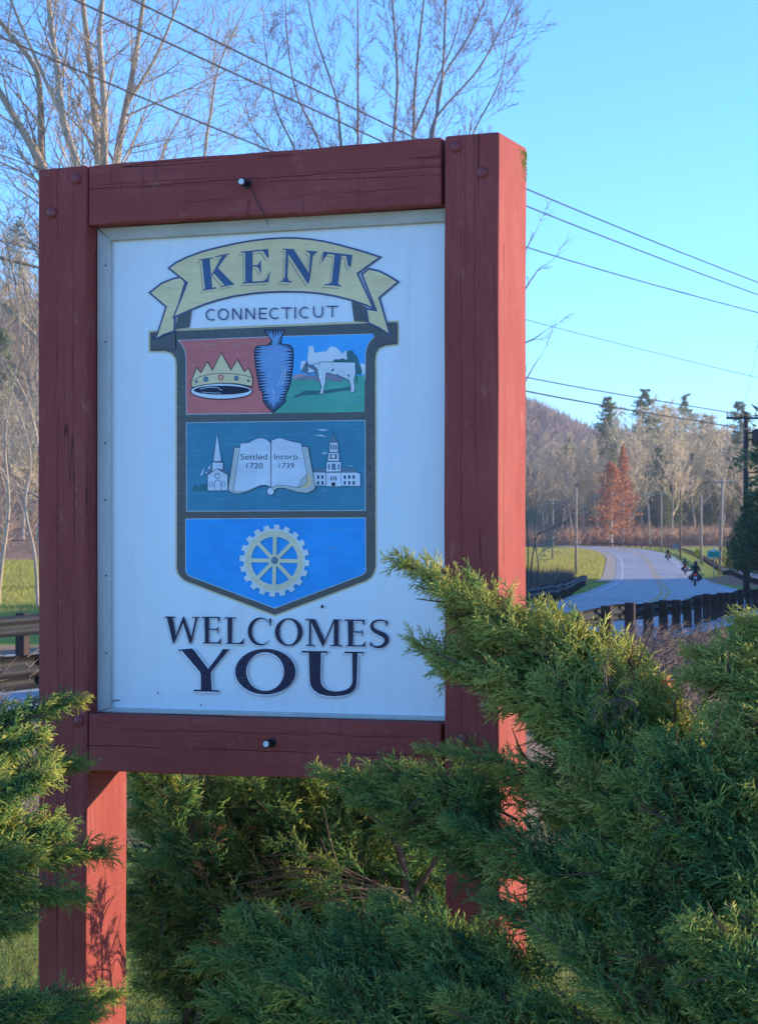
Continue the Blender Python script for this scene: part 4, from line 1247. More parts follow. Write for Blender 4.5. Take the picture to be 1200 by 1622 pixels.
# banner
put(DARKB, [zA([(172, 392), (234, 358), (222, 442), (160, 448)]), zA([(938, 322), (1004, 352), (1010, 418), (950, 414)]), zA([(52, 470), (70, 500), (158, 462), (162, 540), (52, 540)]), zA([(1112, 478), (1010, 425), (1060, 520), (1140, 510), (1140, 425), (1100, 428)])], 'banner')
tailL = zA([(196, 213), (150, 222), (100, 242), (40, 288), (115, 352), (68, 502), (110, 478), (160, 462), (162, 400), (208, 245)])
tailR = zA([(1015, 178), (1060, 188), (1105, 210), (1152, 240), (1066, 312), (1114, 482), (1060, 448), (1010, 425), (1000, 355), (1042, 362), (980, 205)])
main = zA([(125, 180), (160, 152), (210, 128), (280, 102), (350, 84), (430, 66), (500, 54), (570, 46), (640, 42), (700, 43), (760, 48), (820, 58), (880, 72), (940, 88), (1000, 105), (1075, 130), (970, 205), (1042, 364), (1000, 346), (940, 326), (870, 308), (800, 296), (725, 289), (650, 288), (575, 290), (500, 296), (420, 308), (350, 325), (290, 344), (240, 364), (146, 404), (208, 246)])
for q in (tailL, tailR, main):
    put(NAVY, [q], 'banner'); put(CREAM, [inset(q, 2.9)], 'banner')

KENT = []
KENT += [z1(q) for q in ([(512, 266), (582, 254), (607, 522), (540, 532)], [(483, 262), (612, 240), (612, 250), (486, 271)], [(508, 546), (645, 524), (636, 510), (535, 528)], [(594, 412), (606, 408), (738, 222), (692, 232)], [(630, 232), (758, 206), (758, 217), (634, 243)],
    [(618, 384), (655, 335), (795, 480), (790, 492), (724, 502)], [(668, 514), (805, 489), (800, 476), (700, 498)],
    [(902, 193), (972, 185), (968, 468), (905, 473)], [(866, 190), (1112, 165), (1108, 179), (868, 203)], [(1060, 174), (1112, 166), (1116, 252), (1098, 238)], [(968, 315), (1040, 310), (1040, 328), (968, 326)], [(1045, 268), (1048, 388), (1010, 320)], [(876, 480), (1113, 468), (1113, 455), (886, 465)], [(1130, 360), (1114, 468), (1050, 464), (1098, 438)])]
KENT += [z2(q) for q in ([(128, 182), (152, 182), (140, 458), (118, 456)], [(122, 168), (200, 168), (346, 400), (329, 484)], [(100, 162), (198, 166), (196, 178), (106, 173)], [(350, 190), (377, 192), (346, 440), (329, 484)], [(310, 179), (416, 188), (412, 200), (312, 191)], [(325, 188), (405, 196), (372, 228), (352, 222)],
    [(75, 454), (183, 460), (181, 470), (73, 464)], [(95, 458), (165, 462), (142, 425), (117, 425)],
    [(572, 203), (634, 208), (600, 495), (540, 490)], [(468, 189), (730, 220), (728, 239), (466, 205)], [(466, 192), (515, 203), (470, 258), (450, 292)], [(672, 222), (730, 221), (713, 332), (692, 322)], [(480, 481), (629, 493), (627, 505), (478, 492)], [(505, 485), (608, 494), (600, 470), (542, 468)])]
put('lettershade', KENT, 'name_lettering', -3.6, 4.2)
put(CREAM, KENT, 'name_lettering', -2.3, 2.8)
put('letterblue', KENT, 'name_lettering')

CT = []
def arcl(x0, x1, y0, y1, a0, a1, n=18):
    return ell((x0 + x1) / 2, (y0 + y1) / 2, (x1 - x0) / 2, (y1 - y0) / 2, a0, a1, n)
def ct(ch, x0, x1, y0, y1, w=2.1):
    k = 1.0
    if ch == 'C': CT.append(stroke(arcl(x0 + k, x1 + 2.5, y0 + k, y1 - k, -52, -308), w))
    elif ch == 'O':
        cx, cy, rx, ry = (x0 + x1) / 2, (y0 + y1) / 2, (x1 - x0) / 2, (y1 - y0) / 2
        CT.extend(ring(ell(cx, cy, rx, ry, n=28), ell(cx, cy, rx - w, ry - w, n=28)))
    elif ch == 'N':
        CT.extend([stroke([(x0 + k, y1), (x0 + k, y0)], w), stroke([(x0 + k, y0), (x1 - k, y1)], w), stroke([(x1 - k, y1), (x1 - k, y0)], w)])
    elif ch == 'E':
        CT.extend([stroke([(x0 + k, y1), (x0 + k, y0)], w), stroke([(x0, y0 + k), (x1, y0 + k)], w), stroke([(x0, (y0 + y1) / 2), (x1 - 1, (y0 + y1) / 2)], w), stroke([(x0, y1 - k), (x1, y1 - k)], w)])
    elif ch == 'T':
        CT.extend([stroke([((x0 + x1) / 2, y1), ((x0 + x1) / 2, y0)], w), stroke([(x0, y0 + k), (x1, y0 + k)], w)])
    elif ch == 'I': CT.append(stroke([((x0 + x1) / 2, y1), ((x0 + x1) / 2, y0)], w))
    elif ch == 'U':
        m = y0 + (y1 - y0) * .55
        CT.append(stroke([(x0 + k, y0), (x0 + k, m)] + [(p[0], p[1]) for p in ell((x0 + x1) / 2, m, (x1 - x0) / 2 - k, y1 - m - k, 180, 0, 14)] + [(x1 - k, m), (x1 - k, y0)], w))
for ch, x0, x1, y0, y1 in (('C', 325.4, 339.5, 489, 507.6), ('O', 344.6, 362, 488.4, 506.8), ('N', 367.5, 382.5, 488, 506), ('N', 388.5, 403.5, 487.7, 505.5), ('E', 409.8, 422.5, 487.4, 505.2), ('C', 426, 440.5, 487, 505.2),
                           ('T', 445, 462.5, 486.5, 504.8), ('I', 466, 468.4, 486.3, 504.4), ('C', 473.5, 488, 485.6, 503.9), ('U', 495.5, 511.5, 485, 502.8), ('T', 516.5, 535, 484, 502)):
    ct(ch, x0, x1, y0, y1)
put(NAVY, CT, 'state_lettering')

WEL = [z7(q) for q in ([(88, 110), (147, 110), (180, 305), (160, 372), (148, 366)], [(150, 369), (163, 368), (264, 142), (256, 102), (246, 118)], [(240, 135), (258, 102), (274, 140), (343, 335), (329, 378), (312, 365)], [(318, 371), (336, 372), (397, 118), (376, 118)], [(68, 103), (170, 106), (170, 118), (72, 117)], [(345, 108), (416, 110), (413, 123), (345, 121)],
    [(465, 112), (513, 112), (509, 372), (470, 372)], [(440, 107), (616, 108), (616, 122), (440, 121)], [(596, 110), (619, 110), (612, 168), (600, 142)], [(506, 226), (600, 228), (600, 242), (506, 240)], [(590, 235), (605, 190), (604, 282)], [(450, 363), (626, 363), (626, 378), (450, 376)], [(637, 313), (626, 376), (585, 370), (612, 350)],
    [(695, 116), (743, 117), (739, 375), (698, 375)], [(665, 112), (773, 114), (773, 128), (665, 125)], [(680, 369), (855, 370), (855, 383), (680, 380)], [(864, 316), (854, 382), (810, 375), (842, 350)], [(1110, 128), (1132, 124), (1128, 196), (1115, 188)])]
oc = z7(ell(1020, 256, 122, 140, -46, -318, 40)); ic = z7(ell(1038, 256, 98, 124, -46, -318, 40))
WEL += ring(oc, ic, False)
WEL += ring(z8(ell(162, 249, 131, 133, n=48)), z8(ell(162, 249, 86, 119, n=48)))
WEL += [z8(q) for q in ([(356, 130), (375, 130), (373, 376), (356, 376)], [(322, 121), (400, 124), (400, 135), (325, 133)], [(328, 366), (408, 370), (408, 382), (328, 379)], [(362, 127), (413, 126), (506, 330), (488, 386), (478, 376)], [(480, 381), (495, 373), (606, 130), (588, 130)], [(592, 130), (636, 130), (633, 378), (590, 378)], [(585, 126), (663, 128), (663, 140), (585, 138)], [(555, 371), (666, 372), (666, 385), (555, 383)],
    [(722, 133), (776, 134), (771, 380), (728, 380)], [(692, 127), (881, 130), (881, 144), (692, 141)], [(858, 132), (882, 132), (877, 182), (866, 166)], [(769, 240), (858, 242), (858, 255), (769, 253)], [(850, 248), (862, 208), (861, 292)], [(708, 372), (886, 374), (886, 387), (708, 384)], [(894, 328), (886, 386), (845, 378), (872, 362)],
    [(1076, 142), (1100, 140), (1097, 188), (1084, 178)], [(935, 342), (948, 344), (958, 376), (935, 382)])]
sc_ = cr([(1092, 150), (1055, 138), (1010, 137), (965, 155), (950, 190), (965, 225), (1010, 252), (1065, 278), (1092, 315), (1082, 355), (1045, 384), (1000, 390), (962, 382), (938, 366)], 4)
ww = np.interp(np.linspace(0, 1, len(sc_)), [0, .15, .28, .38, .52, .66, .76, .9, 1], [10, 16, 26, 34, 46, 40, 30, 16, 9])
WEL += [z8(stroke(sc_, ww))]
YOU = [z7(q) for q in ([(232, 440), (342, 427), (362, 442), (505, 632), (522, 668), (430, 692), (420, 660)], [(202, 438), (340, 424), (335, 441), (205, 452)], [(428, 655), (530, 655), (540, 852), (430, 852)], [(500, 634), (648, 440), (716, 433), (700, 450), (530, 664), (500, 670)], [(645, 431), (717, 432), (713, 445), (640, 447)], [(358, 837), (608, 842), (606, 859), (358, 855)])]
YOU += ring(ell(420.3, 1064, 48, 36.2, n=60), ell(419.8, 1064, 29.8, 30.6, n=60))
uo = z8([(352, 438), (362, 715), (372, 760), (400, 800), (450, 835), (520, 854), (600, 859), (680, 852), (745, 832), (785, 800), (804, 760), (810, 715), (818, 445)])
ui = z8([(470, 438), (465, 700), (472, 738), (490, 768), (520, 792), (560, 808), (605, 813), (655, 809), (705, 797), (740, 775), (760, 745), (768, 705), (764, 445)])
YOU += ring(uo, ui, False)
YOU += [z8(q) for q in ([(284, 427), (531, 430), (529, 447), (285, 444)], [(691, 433), (876, 436), (873, 451), (692, 450)])]
put('halo', WEL, 'welcome_lettering', -1.8, 2.4); put(WHT, WEL, 'welcome_lettering', -1.0, 1.4); put('ink2', WEL, 'welcome_lettering')
put('halo', YOU, 'welcome_lettering', -2.6, 3.2); put(WHT, YOU, 'welcome_lettering', -1.5, 1.8); put(WHT, YOU, 'welcome_lettering', 1.5, -1.2); put('ink2', YOU, 'welcome_lettering')
# marks on the board
rr = random.Random(12)
#put('smudge', [[(640 + rr.uniform(-14, 20), 1075 + rr.uniform(-28, 20)) for _ in range(3)] for __ in range(3)], 'smudge')
put(INK, [ell(250, 1098, 1.5, 1.3, n=8), ell(318, 1117, 1.6, 1.0, n=8), ell(510, 961, 2.2, 3.0, n=8), stroke([(173, 1112), (182, 1110), (190, 1109)], 1.2)], 'smudge')

PAL = {CREAM: (.88, .66, .34), NAVY: (.075, .10, .20), INK: (.022, .024, .05), DARKB: (.06, .05, .048), TAN: (.70, .55, .31), REDF: (.74, .17, .15), SKYF: (.06, .40, .80), GRASSF: (.09, .42, .30), MIDB: (.04, .235, .345),
       LOWB: (.01, .33, .78), PAGE: (.70, .74, .80), SILVER: (.52, .56, .58), WHT: (.78, .79, .80), 'scuff': (.12, .33, .46), 'scuff2': (.06, .33, .68), 'scuff3': (.68, .28, .24), 'pinkland': (.50, .33, .36), 'mauve': (.26, .24, .30),
       'darkgreen': (.03, .16, .17), 'slate': (.13, .20, .26), 'flint': (.19, .36, .62), 'flintlight': (.58, .68, .78), 'coverpage': (.60, .60, .56), 'gearlight': (.74, .76, .72), 'gear': (.78, .68, .44),
       'lettershade': (.42, .32, .22), 'letterblue': (.06, .12, .24), 'halo': (.62, .56, .62), 'ink2': (.030, .022, .055), 'smudge': (.60, .62, .64)}
def paint(key):
    t = NT('print_' + key)
    c = PAL[key]
    v = t.coord('Object')
    f = t.noise(v, 7, 5); g = t.noise(v, 130, 3, .7)
    lo = tuple(min(1, x * .85 + .01) for x in c); hi = tuple(min(1, x * 1.1 + .008) for x in c)
    col = t.ramp(f, [(.3, lo), (.7, hi)])
    col = t.mix(t.ramp(g, [(.62, 0.0), (.76, .32)]), col, (.5, .52, .54))
    br = t.noise(t.coord('Object', (.12, 1, 1)), 75, 4, .65)
    col = t.mix(t.ramp(br, [(.54, 0.0), (.72, .30)]), col, tuple(min(1, x * 1.35 + .05) for x in c))
    col = t.mix(t.ramp(br, [(.28, .30), (.44, 0.0)]), col, tuple(x * .62 for x in c))
    t.color(col)
    t.set({'border': .25, 'ink2': .4}.get(key, .45), {'border': .4, 'ink2': .12, 'ink': .12, 'navy': .15, 'letterblue': .15}.get(key, .3))
    return t.m
PM = {}
for (name, colr), polys in ART.layers.items():
    if colr not in PM: PM[colr] = paint(colr)
    mb = MB()
    for k, p in polys:
        if name == 'banner' and mb.v:
            mb.build(name, PM[colr], panel); mb = MB()
        w = PF - .00025 - k * 1.1e-5
        if isinstance(p, tuple):
            b = len(mb.v)
            mb.v += [L(x, y, w) for x, y in p[0]]; mb.f += [tuple(b + i for i in f) for f in p[1]]
        else:
            mb.poly([L(x, y, w) for x, y in p])
    o = mb.build(name, PM[colr], panel)

# ------------------------------------------------------------------ junipers
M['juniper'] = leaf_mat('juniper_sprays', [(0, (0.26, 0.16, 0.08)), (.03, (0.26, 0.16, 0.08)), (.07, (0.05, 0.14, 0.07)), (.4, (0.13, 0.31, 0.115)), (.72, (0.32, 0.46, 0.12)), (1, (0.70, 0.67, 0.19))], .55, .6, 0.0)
M['juniper_wood'] = simple('juniper_wood', (0.16, 0.105, 0.075), (0.08, 0.055, 0.042), 40, .9, .1, bump=.5)

def make_spray(seed):
    """one feathery juniper spray along +x, length 1"""
    r = np.random.default_rng(seed)
    P0, P1, R, t0, t1 = [], [], [], [], []
    def axis(s): return np.array([s, .05 * math.sin(3 * s + seed), -.10 * s * s + .06 * s])
    n = 10
    for k in range(8):
        a, b = k / 8, (k + 1.15) / 8
        P0.append(axis(a)); P1.append(axis(b)); R.append(.012 * (1 - .5 * a)); t0.append(.25 + .3 * a); t1.append(.3 + .4 * a)
    for i in range(n):
        s = .06 + .92 * (i / n) + r.uniform(-.02, .02)
        side = 1 if i % 2 else -1
        p = axis(s)
        ln = (.44 * (1 - .68 * s) + .10) * r.uniform(.75, 1.2)
        ang = math.radians(r.uniform(24, 58))
        d = nrm(np.array([math.cos(ang), side * math.sin(ang) * r.uniform(.5, 1.0), r.uniform(-.6, .7)]))
        q = p + d * ln
        P0.append(p); P1.append(q); R.append(.019); t0.append(.3 + .3 * s); t1.append(.55 + .45 * s)
        m = int(2 + ln * 7)
        for j in range(m):
            f = (j + .5) / m
            c = p + d * ln * f
            a2 = r.uniform(0, 6.28)
            e1, e2 = perp(d[None])
            e = nrm(d * 1.0 + (e1[0] * math.cos(a2) + e2[0] * math.sin(a2)) * .75)
            l2 = (.11 + .12 * (1 - f)) * r.uniform(.7, 1.25)
            P0.append(c); P1.append(c + e * l2); R.append(.021 * r.uniform(.8, 1.2)); t0.append(.3 + .35 * f); t1.append(.5 + .5 * f * r.uniform(.6, 1))
    V, F = spikes(P0, P1, R, 3)
    tt = np.stack([t0, t0, t0, t1], 1).ravel()
    return V.astype(np.float32), F, tt
SPRAYS = [make_spray(s) for s in range(7)]

class Bush:
    def __init__(s, seed):
        s.r = np.random.default_rng(seed); s.sp = []; s.wood = []
    def spray(s, p, d, size, tint):
        s.sp.append((p, d, size, tint))
    def plume(s, a, b, width, n, size=.13, lift=.10, bow=0.0, start=.12, wood=True, tint=0.0, tight=1.0):
        """an arching branch from a to b, feathered with sprays"""
        r = s.r
        a, b = np.array(a, float), np.array(b, float)
        L0 = np.linalg.norm(b - a)
        mid = (a + b) / 2 + UP * L0 * lift + np.array([0, 0, bow])
        def ax(t): return a * (1 - t) ** 2 + 2 * mid * t * (1 - t) + b * t * t
        def dx(t): return nrm(2 * (mid - a) * (1 - t) + 2 * (b - mid) * t)
        if wood:
            K = [ax(t) for t in np.linspace(0, .93, 9)]
            s.wood.append((K, [max(.0016, .011 * (1 - k / 9.5) * min(1, L0)) for k in range(9)]))
        if wood:
            for k in range(5):                       # side twigs, some of them bare
                t = r.uniform(.2, .8); d = dx(t); p = ax(t)
                e = nrm(d + r.normal(0, .55, 3)); ln = r.uniform(.5, 1.2) * (width + .05)
                s.wood.append(([p, p + e * ln * .5 + r.normal(0, .006, 3), p + e * ln], [.0032, .0022, .001]))
        for i in range(int(n * 1.2)):
            t = start + (1 - start) * r.random() ** .95
            d = dx(t); p = ax(t)
            rad = width * (1 - t) ** .75 * 1.12
            e1, e2 = perp(d[None]); az = r.uniform(0, 6.28)
            e = e1[0] * math.cos(az) + e2[0] * math.sin(az)
            rr = rad * math.sqrt(r.random())
            off = e * rr; off[2] *= .75
            sd = nrm(d * .85 + e * r.uniform(.1, 1.1) * (1 - .55 * t) + UP * r.uniform(-.12, .42) + r.normal(0, .30, 3))
            sz = size * .86 * r.uniform(.45, 1.45) * (1 - .42 * t * t)
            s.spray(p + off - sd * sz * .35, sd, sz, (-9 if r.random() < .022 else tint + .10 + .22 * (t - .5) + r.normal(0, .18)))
    def build(s, label, base):
        root = empty('juniper_shrub', tuple(base)); tag(root, label, 'shrub', 'junipers around the sign')
        b = np.array(base); r = s.r
        VV, FF, TT = [], [], []; nv = 0
        kind = r.integers(0, len(SPRAYS), len(s.sp))
        for k in range(len(SPRAYS)):
            it = [s.sp[i] for i in np.nonzero(kind == k)[0]]
            if not it: continue
            V, F, t = SPRAYS[k]
            P = np.array([x[0] for x in it]) - b; D = np.array([x[1] for x in it]); S = np.array([x[2] for x in it]); tn = np.array([x[3] for x in it])
            Yv, Zv = perp(D)
            ro = r.uniform(-1.0, 1.0, len(it))
            c, q = np.cos(ro)[:, None], np.sin(ro)[:, None]
            Y2 = Yv * c + Zv * q; Z2 = -Yv * q + Zv * c
            Rm = np.stack([D, Y2, Z2], 2) * S[:, None, None]          # columns
            W = np.einsum('nij,vj->nvi', Rm, V) + P[:, None, :]
            m = len(V)
            VV.append(W.reshape(-1, 3)); FF.append((F[None] + (np.arange(len(it)) * m)[:, None, None] + nv).reshape(-1, 3)); nv += len(it) * m
            TT.append(np.where(tn[:, None] < -5, 0.0, np.clip(t[None, :] + tn[:, None], .08, 1)).ravel())
        fo = link('foliage', fast_mesh('juniper_foliage', np.vstack(VV), FF, False, {'tint': np.concatenate(TT)}), M['juniper'], root)
        tag(fo, kind='stuff')
        tw = MB()
        for K, R in s.wood:
            if len(K) == 3:
                tw.tube([k - b for k in K], R, 4); continue
            mb = MB(); mb.tube([k - b for k in K], R, 5); mb.build('branch', M['juniper_wood'], root, smooth=True)
        tag(tw.build('twigs', M['juniper_wood'], root), kind='stuff')
        return root
def Q(px, py, Y): return PX(px, py, Y)

# --- right shrub, in front of the right post
B = Bush(1)
core = lambda x, y, Y: Q(x, y, Y)
# long plumes that reach over the panel and the post
for (a, b, w, n, s) in [
    ((1010, 1150, 5.15), (632, 888, 5.18), .075, 110, .115), ((930, 1075, 5.10), (662, 905, 5.10), .07, 60, .11), ((1000, 1120, 5.05), (700, 935, 5.05), .09, 80, .115),
    ((990, 1190, 5.05), (652, 1018, 5.15), .08, 110, .115), ((930, 1140, 5.0), (690, 1050, 5.05), .075, 60, .11), ((960, 1160, 5.2), (720, 985, 5.12), .09, 80, .115),
    ((960, 1260, 5.0), (664, 1184, 5.2), .045, 60, .085), ((980, 1190, 5.05), (810, 1100, 5.1), .06, 50, .11),
    ((1040, 1110, 5.15), (830, 972, 5.2), .08, 70, .12), ((1060, 1130, 5.1), (900, 1000, 5.1), .06, 70, .11), ((1090, 1180, 5.05), (960, 1050, 5.0), .07, 70, .11), ((1110, 1230, 5.0), (1020, 1105, 5.0), .07, 60, .11)]:
    B.plume(Q(*a), Q(*b), w, n, s, lift=.05, tint=.36 if b[1] < 1060 else .15)  # upper plumes tinted yellower: new growth plus sunlight painted into the colour
# right hand plumes coming from beyond the edge
for (a, b, w, n, s) in [
    ((1330, 1110, 4.9), (1098, 1035, 4.95), .07, 90, .11), ((1340, 1060, 5.0), (1140, 1015, 5.0), .05, 60, .10), ((1340, 1150, 4.85), (1090, 1068, 4.9), .07, 100, .11), ((1350, 1050, 5.0), (1175, 985, 5.0), .055, 70, .10),
    ((1340, 1200, 4.8), (1130, 1135, 4.8), .08, 110, .12), ((1340, 1240, 4.8), (1130, 1170, 4.75), .09, 110, .12)]:
    B.plume(Q(*a), Q(*b), w, n, s, lift=.08, tint=.30)  # the raised tint paints sunlight into these plumes as well as yellow growth
# body of the shrub
for (a, b, w, n, s) in [
    ((1080, 1330, 5.0), (850, 1165, 5.0), .10, 130, .12), ((1080, 1300, 4.9), (850, 1085, 4.95), .12, 130, .12), ((1150, 1320, 4.85), (930, 1125, 4.85), .12, 140, .12), ((1200, 1350, 4.8), (1030, 1175, 4.8), .12, 140, .12),
    ((1080, 1420, 4.9), (850, 1245, 4.95), .10, 120, .12), ((1150, 1420, 4.8), (900, 1210, 4.8), .12, 130, .12), ((1250, 1440, 4.75), (1000, 1240, 4.75), .12, 130, .12), ((1280, 1420, 4.7), (1100, 1230, 4.7), .12, 130, .12), ((1320, 1400, 4.7), (1180, 1220, 4.7), .12, 110, .12),
    ((1080, 1480, 4.7), (724, 1308, 4.85), .085, 150, .115), ((1050, 1500, 4.75), (770, 1360, 4.85), .10, 110, .12), ((1060, 1560, 4.8), (770, 1430, 4.9), .11, 120, .12), ((1150, 1520, 4.65), (900, 1350, 4.65), .11, 130, .12), ((1250, 1540, 4.6), (1010, 1360, 4.6), .12, 130, .12), ((1320, 1520, 4.6), (1120, 1340, 4.6), .12, 130, .12), ((1340, 1500, 4.6), (1190, 1330, 4.6), .11, 90, .12),
    ((1120, 1660, 4.6), (860, 1480, 4.65), .12, 130, .12), ((1220, 1660, 4.5), (980, 1480, 4.5), .12, 130, .12), ((1320, 1640, 4.5), (1090, 1470, 4.5), .12, 130, .12), ((1350, 1620, 4.5), (1180, 1450, 4.5), .12, 100, .12),
    ((1100, 1720, 4.6), (830, 1590, 4.7), .11, 110, .12), ((1200, 1740, 4.45), (950, 1580, 4.45), .12, 110, .12), ((1320, 1740, 4.4), (1080, 1570, 4.4), .12, 120, .12), ((1350, 1700, 4.4), (1180, 1570, 4.4), .12, 80, .12),
    ((960, 1330, 5.15), (775, 1215, 5.2), .08, 70, .11), ((1000, 1250, 5.35), (850, 1100, 5.3), .12, 90, .12), ((1100, 1300, 5.3), (1000, 1180, 5.3), .12, 90, .12), ((1200, 1300, 5.2), (1110, 1190, 5.2), .12, 90, .12), ((1280, 1200, 5.2), (1200, 1090, 5.2), .10, 80, .12),
    ((1100, 1450, 5.2), (880, 1300, 5.2), .13, 90, .12), ((1200, 1420, 5.2), (1050, 1300, 5.2), .13, 90, .12), ((1100, 1600, 5.0), (880, 1460, 5.1), .13, 90, .12), ((1250, 1580, 4.9), (1060, 1450, 5.0), .13, 90, .12)]:
    dy = B.r.uniform(-.08, .16)
    B.plume(Q(a[0], a[1], a[2] + dy), Q(b[0], b[1], b[2] + dy), w * .8, int(n * .72), s, lift=.08, tint=B.r.uniform(-.14, .16))
# drooping pale sprays
for (a, b) in [((958, 1070), (945, 1140)), ((990, 1070), (985, 1140)), ((1000, 1080), (996, 1118)), ((965, 1025), (955, 1070))]:
    B.plume(Q(*a, 4.83), Q(*b, 4.80), .012, 9, .05, lift=0, tint=.25, start=0)
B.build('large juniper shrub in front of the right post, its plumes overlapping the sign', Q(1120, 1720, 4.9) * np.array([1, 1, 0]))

# --- low plumes in the middle foreground
B = Bush(2)
for (a, b, w, n, s) in [
    ((700, 1640, 4.95), (305, 1512, 5.1), .085, 150, .115), ((640, 1620, 5.0), (370, 1455, 5.1), .09, 130, .115), ((620, 1700, 4.9), (330, 1590, 5.0), .09, 110, .12), ((720, 1680, 4.85), (430, 1560, 4.9), .10, 120, .12), ((700, 1600, 5.0), (530, 1452, 5.1), .075, 90, .11),
    ((800, 1580, 4.95), (600, 1430, 5.1), .08, 100, .12), ((830, 1600, 4.9), (640, 1480, 4.95), .09, 110, .12), ((860, 1680, 4.8), (640, 1560, 4.85), .10, 110, .12), ((780, 1740, 4.8), (560, 1620, 4.85), .10, 100, .12), ((900, 1740, 4.7), (720, 1590, 4.75), .10, 110, .12), ((880, 1600, 4.9), (720, 1500, 4.95), .09, 90, .12)]:
    B.plume(Q(*a), Q(*b), w, n, s, lift=.08, tint=0.0)
B.build('low juniper shrub spreading across the bottom middle, before the posts', Q(720, 1760, 4.9) * np.array([1, 1, 0]))

# --- shrub under the bottom rail, just before the right post
B = Bush(3)
for (a, b, w, n, s) in [
    ((800, 1330, 5.3), (512, 1228, 5.38), .05, 110, .10), ((820, 1300, 5.25), (590, 1222, 5.32), .055, 90, .10), ((830, 1360, 5.25), (560, 1262, 5.35), .07, 120, .11), ((830, 1400, 5.25), (610, 1310, 5.35), .055, 60, .11), ((800, 1290, 5.25), (650, 1240, 5.28), .06, 80, .10)]:
    B.plume(Q(*a), Q(*b), w, n, s, lift=.10, tint=.0)
B.build('juniper shrub with sprays lapping over the bottom rail near the right post', Q(830, 1720, 5.3) * np.array([1, 1, 0]))

# --- dark shrub behind the sign
B = Bush(4)
for k in range(64):
    r = B.r
    bx = r.uniform(330, 760); by = r.uniform(1400, 1660); Y = r.uniform(6.5, 7.5)
    tx = bx - r.uniform(60, 260); ty = by - r.uniform(90, 250)
    tx = max(tx, 205)
    if ty < 1200: ty = 1200 + r.uniform(0, 40)
    if by > 1560 and tx < 330: continue
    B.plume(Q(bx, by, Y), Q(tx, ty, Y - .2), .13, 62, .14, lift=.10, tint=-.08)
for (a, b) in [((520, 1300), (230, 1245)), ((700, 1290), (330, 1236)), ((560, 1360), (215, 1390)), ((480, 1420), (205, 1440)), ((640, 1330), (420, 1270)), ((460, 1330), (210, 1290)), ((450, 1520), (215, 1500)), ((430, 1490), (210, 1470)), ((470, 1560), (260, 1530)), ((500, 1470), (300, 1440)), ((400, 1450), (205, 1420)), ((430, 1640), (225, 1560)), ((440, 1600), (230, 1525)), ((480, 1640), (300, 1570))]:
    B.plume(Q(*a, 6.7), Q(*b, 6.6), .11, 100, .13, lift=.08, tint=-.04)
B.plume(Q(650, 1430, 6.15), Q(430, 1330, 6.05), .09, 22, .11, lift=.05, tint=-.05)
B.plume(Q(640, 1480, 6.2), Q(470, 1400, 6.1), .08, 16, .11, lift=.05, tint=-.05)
# bare dead twigs in its middle
for k in range(16):
    r = B.r
    p = Q(610 + r.uniform(-40, 40), 1420 + r.uniform(-12, 10), 6.25); q = Q(r.uniform(330, 480), r.uniform(1375, 1470), 6.2 + r.uniform(-.1, .1)); m = (p + q) / 2 + np.array([0, 0, r.uniform(.0, .06)])
    B.wood.append((list(cr([p, m, q], 5)), [.0026 * (1 - .8 * i / 10) + .0006 for i in range(11)]))
for (pts, rad) in [([(620, 1720), (600, 1560), (640, 1440), (625, 1330), (560, 1280)], .022), ([(300, 1720), (330, 1560), (420, 1470), (520, 1400)], .020), ([(250, 1700), (300, 1600), (280, 1480), (240, 1390)], .016), ([(640, 1440), (680, 1380), (720, 1300)], .012)]:
    K = cr([Q(x, y, 6.6) for x, y in pts], 5); B.wood.append((list(K), list(np.linspace(rad, rad * .35, len(K)))))
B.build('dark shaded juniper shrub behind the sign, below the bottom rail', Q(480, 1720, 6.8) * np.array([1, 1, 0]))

# --- left shrub
B = Bush(5)
for (a, b, w, n, s) in [
    ((-140, 1210, 5.2), (132, 1106, 5.3), .035, 80, .085), ((-140, 1190, 5.3), (70, 1128, 5.3), .05, 70, .10), ((-150, 1240, 5.2), (60, 1170, 5.2), .07, 90, .11), ((-150, 1280, 5.1), (130, 1205, 5.35), .045, 80, .10), ((-150, 1330, 5.1), (80, 1225, 5.1), .08, 100, .12),
    ((-150, 1380, 5.1), (172, 1352, 5.35), .055, 120, .10), ((-150, 1360, 5.1), (110, 1310, 5.2), .07, 90, .11), ((-150, 1430, 5.05), (125, 1420, 5.2), .055, 90, .10), ((-150, 1400, 5.0), (60, 1360, 5.1), .08, 90, .12), ((-160, 1500, 5.0), (40, 1460, 5.1), .06, 60, .11),
    ((-120, 1640, 4.9), (182, 1580, 5.2), .05, 110, .10), ((-120, 1680, 4.9), (150, 1610, 5.1), .06, 90, .11), ((-150, 1640, 4.9), (70, 1590, 5.0), .07, 80, .11), ((-160, 1300, 5.4), (40, 1240, 5.5), .10, 80, .12), ((-160, 1400, 5.5), (60, 1330, 5.6), .10, 80, .12), ((-160, 1480, 5.6), (40, 1420, 5.7), .09, 60, .12)]:
    B.plume(Q(*a), Q(*b), w, n, s, lift=.06, tint=.02)
B.build('juniper shrub at the left edge with sprays crossing the left post', Q(-190, 1720, 5.2) * np.array([1, 1, 0]))

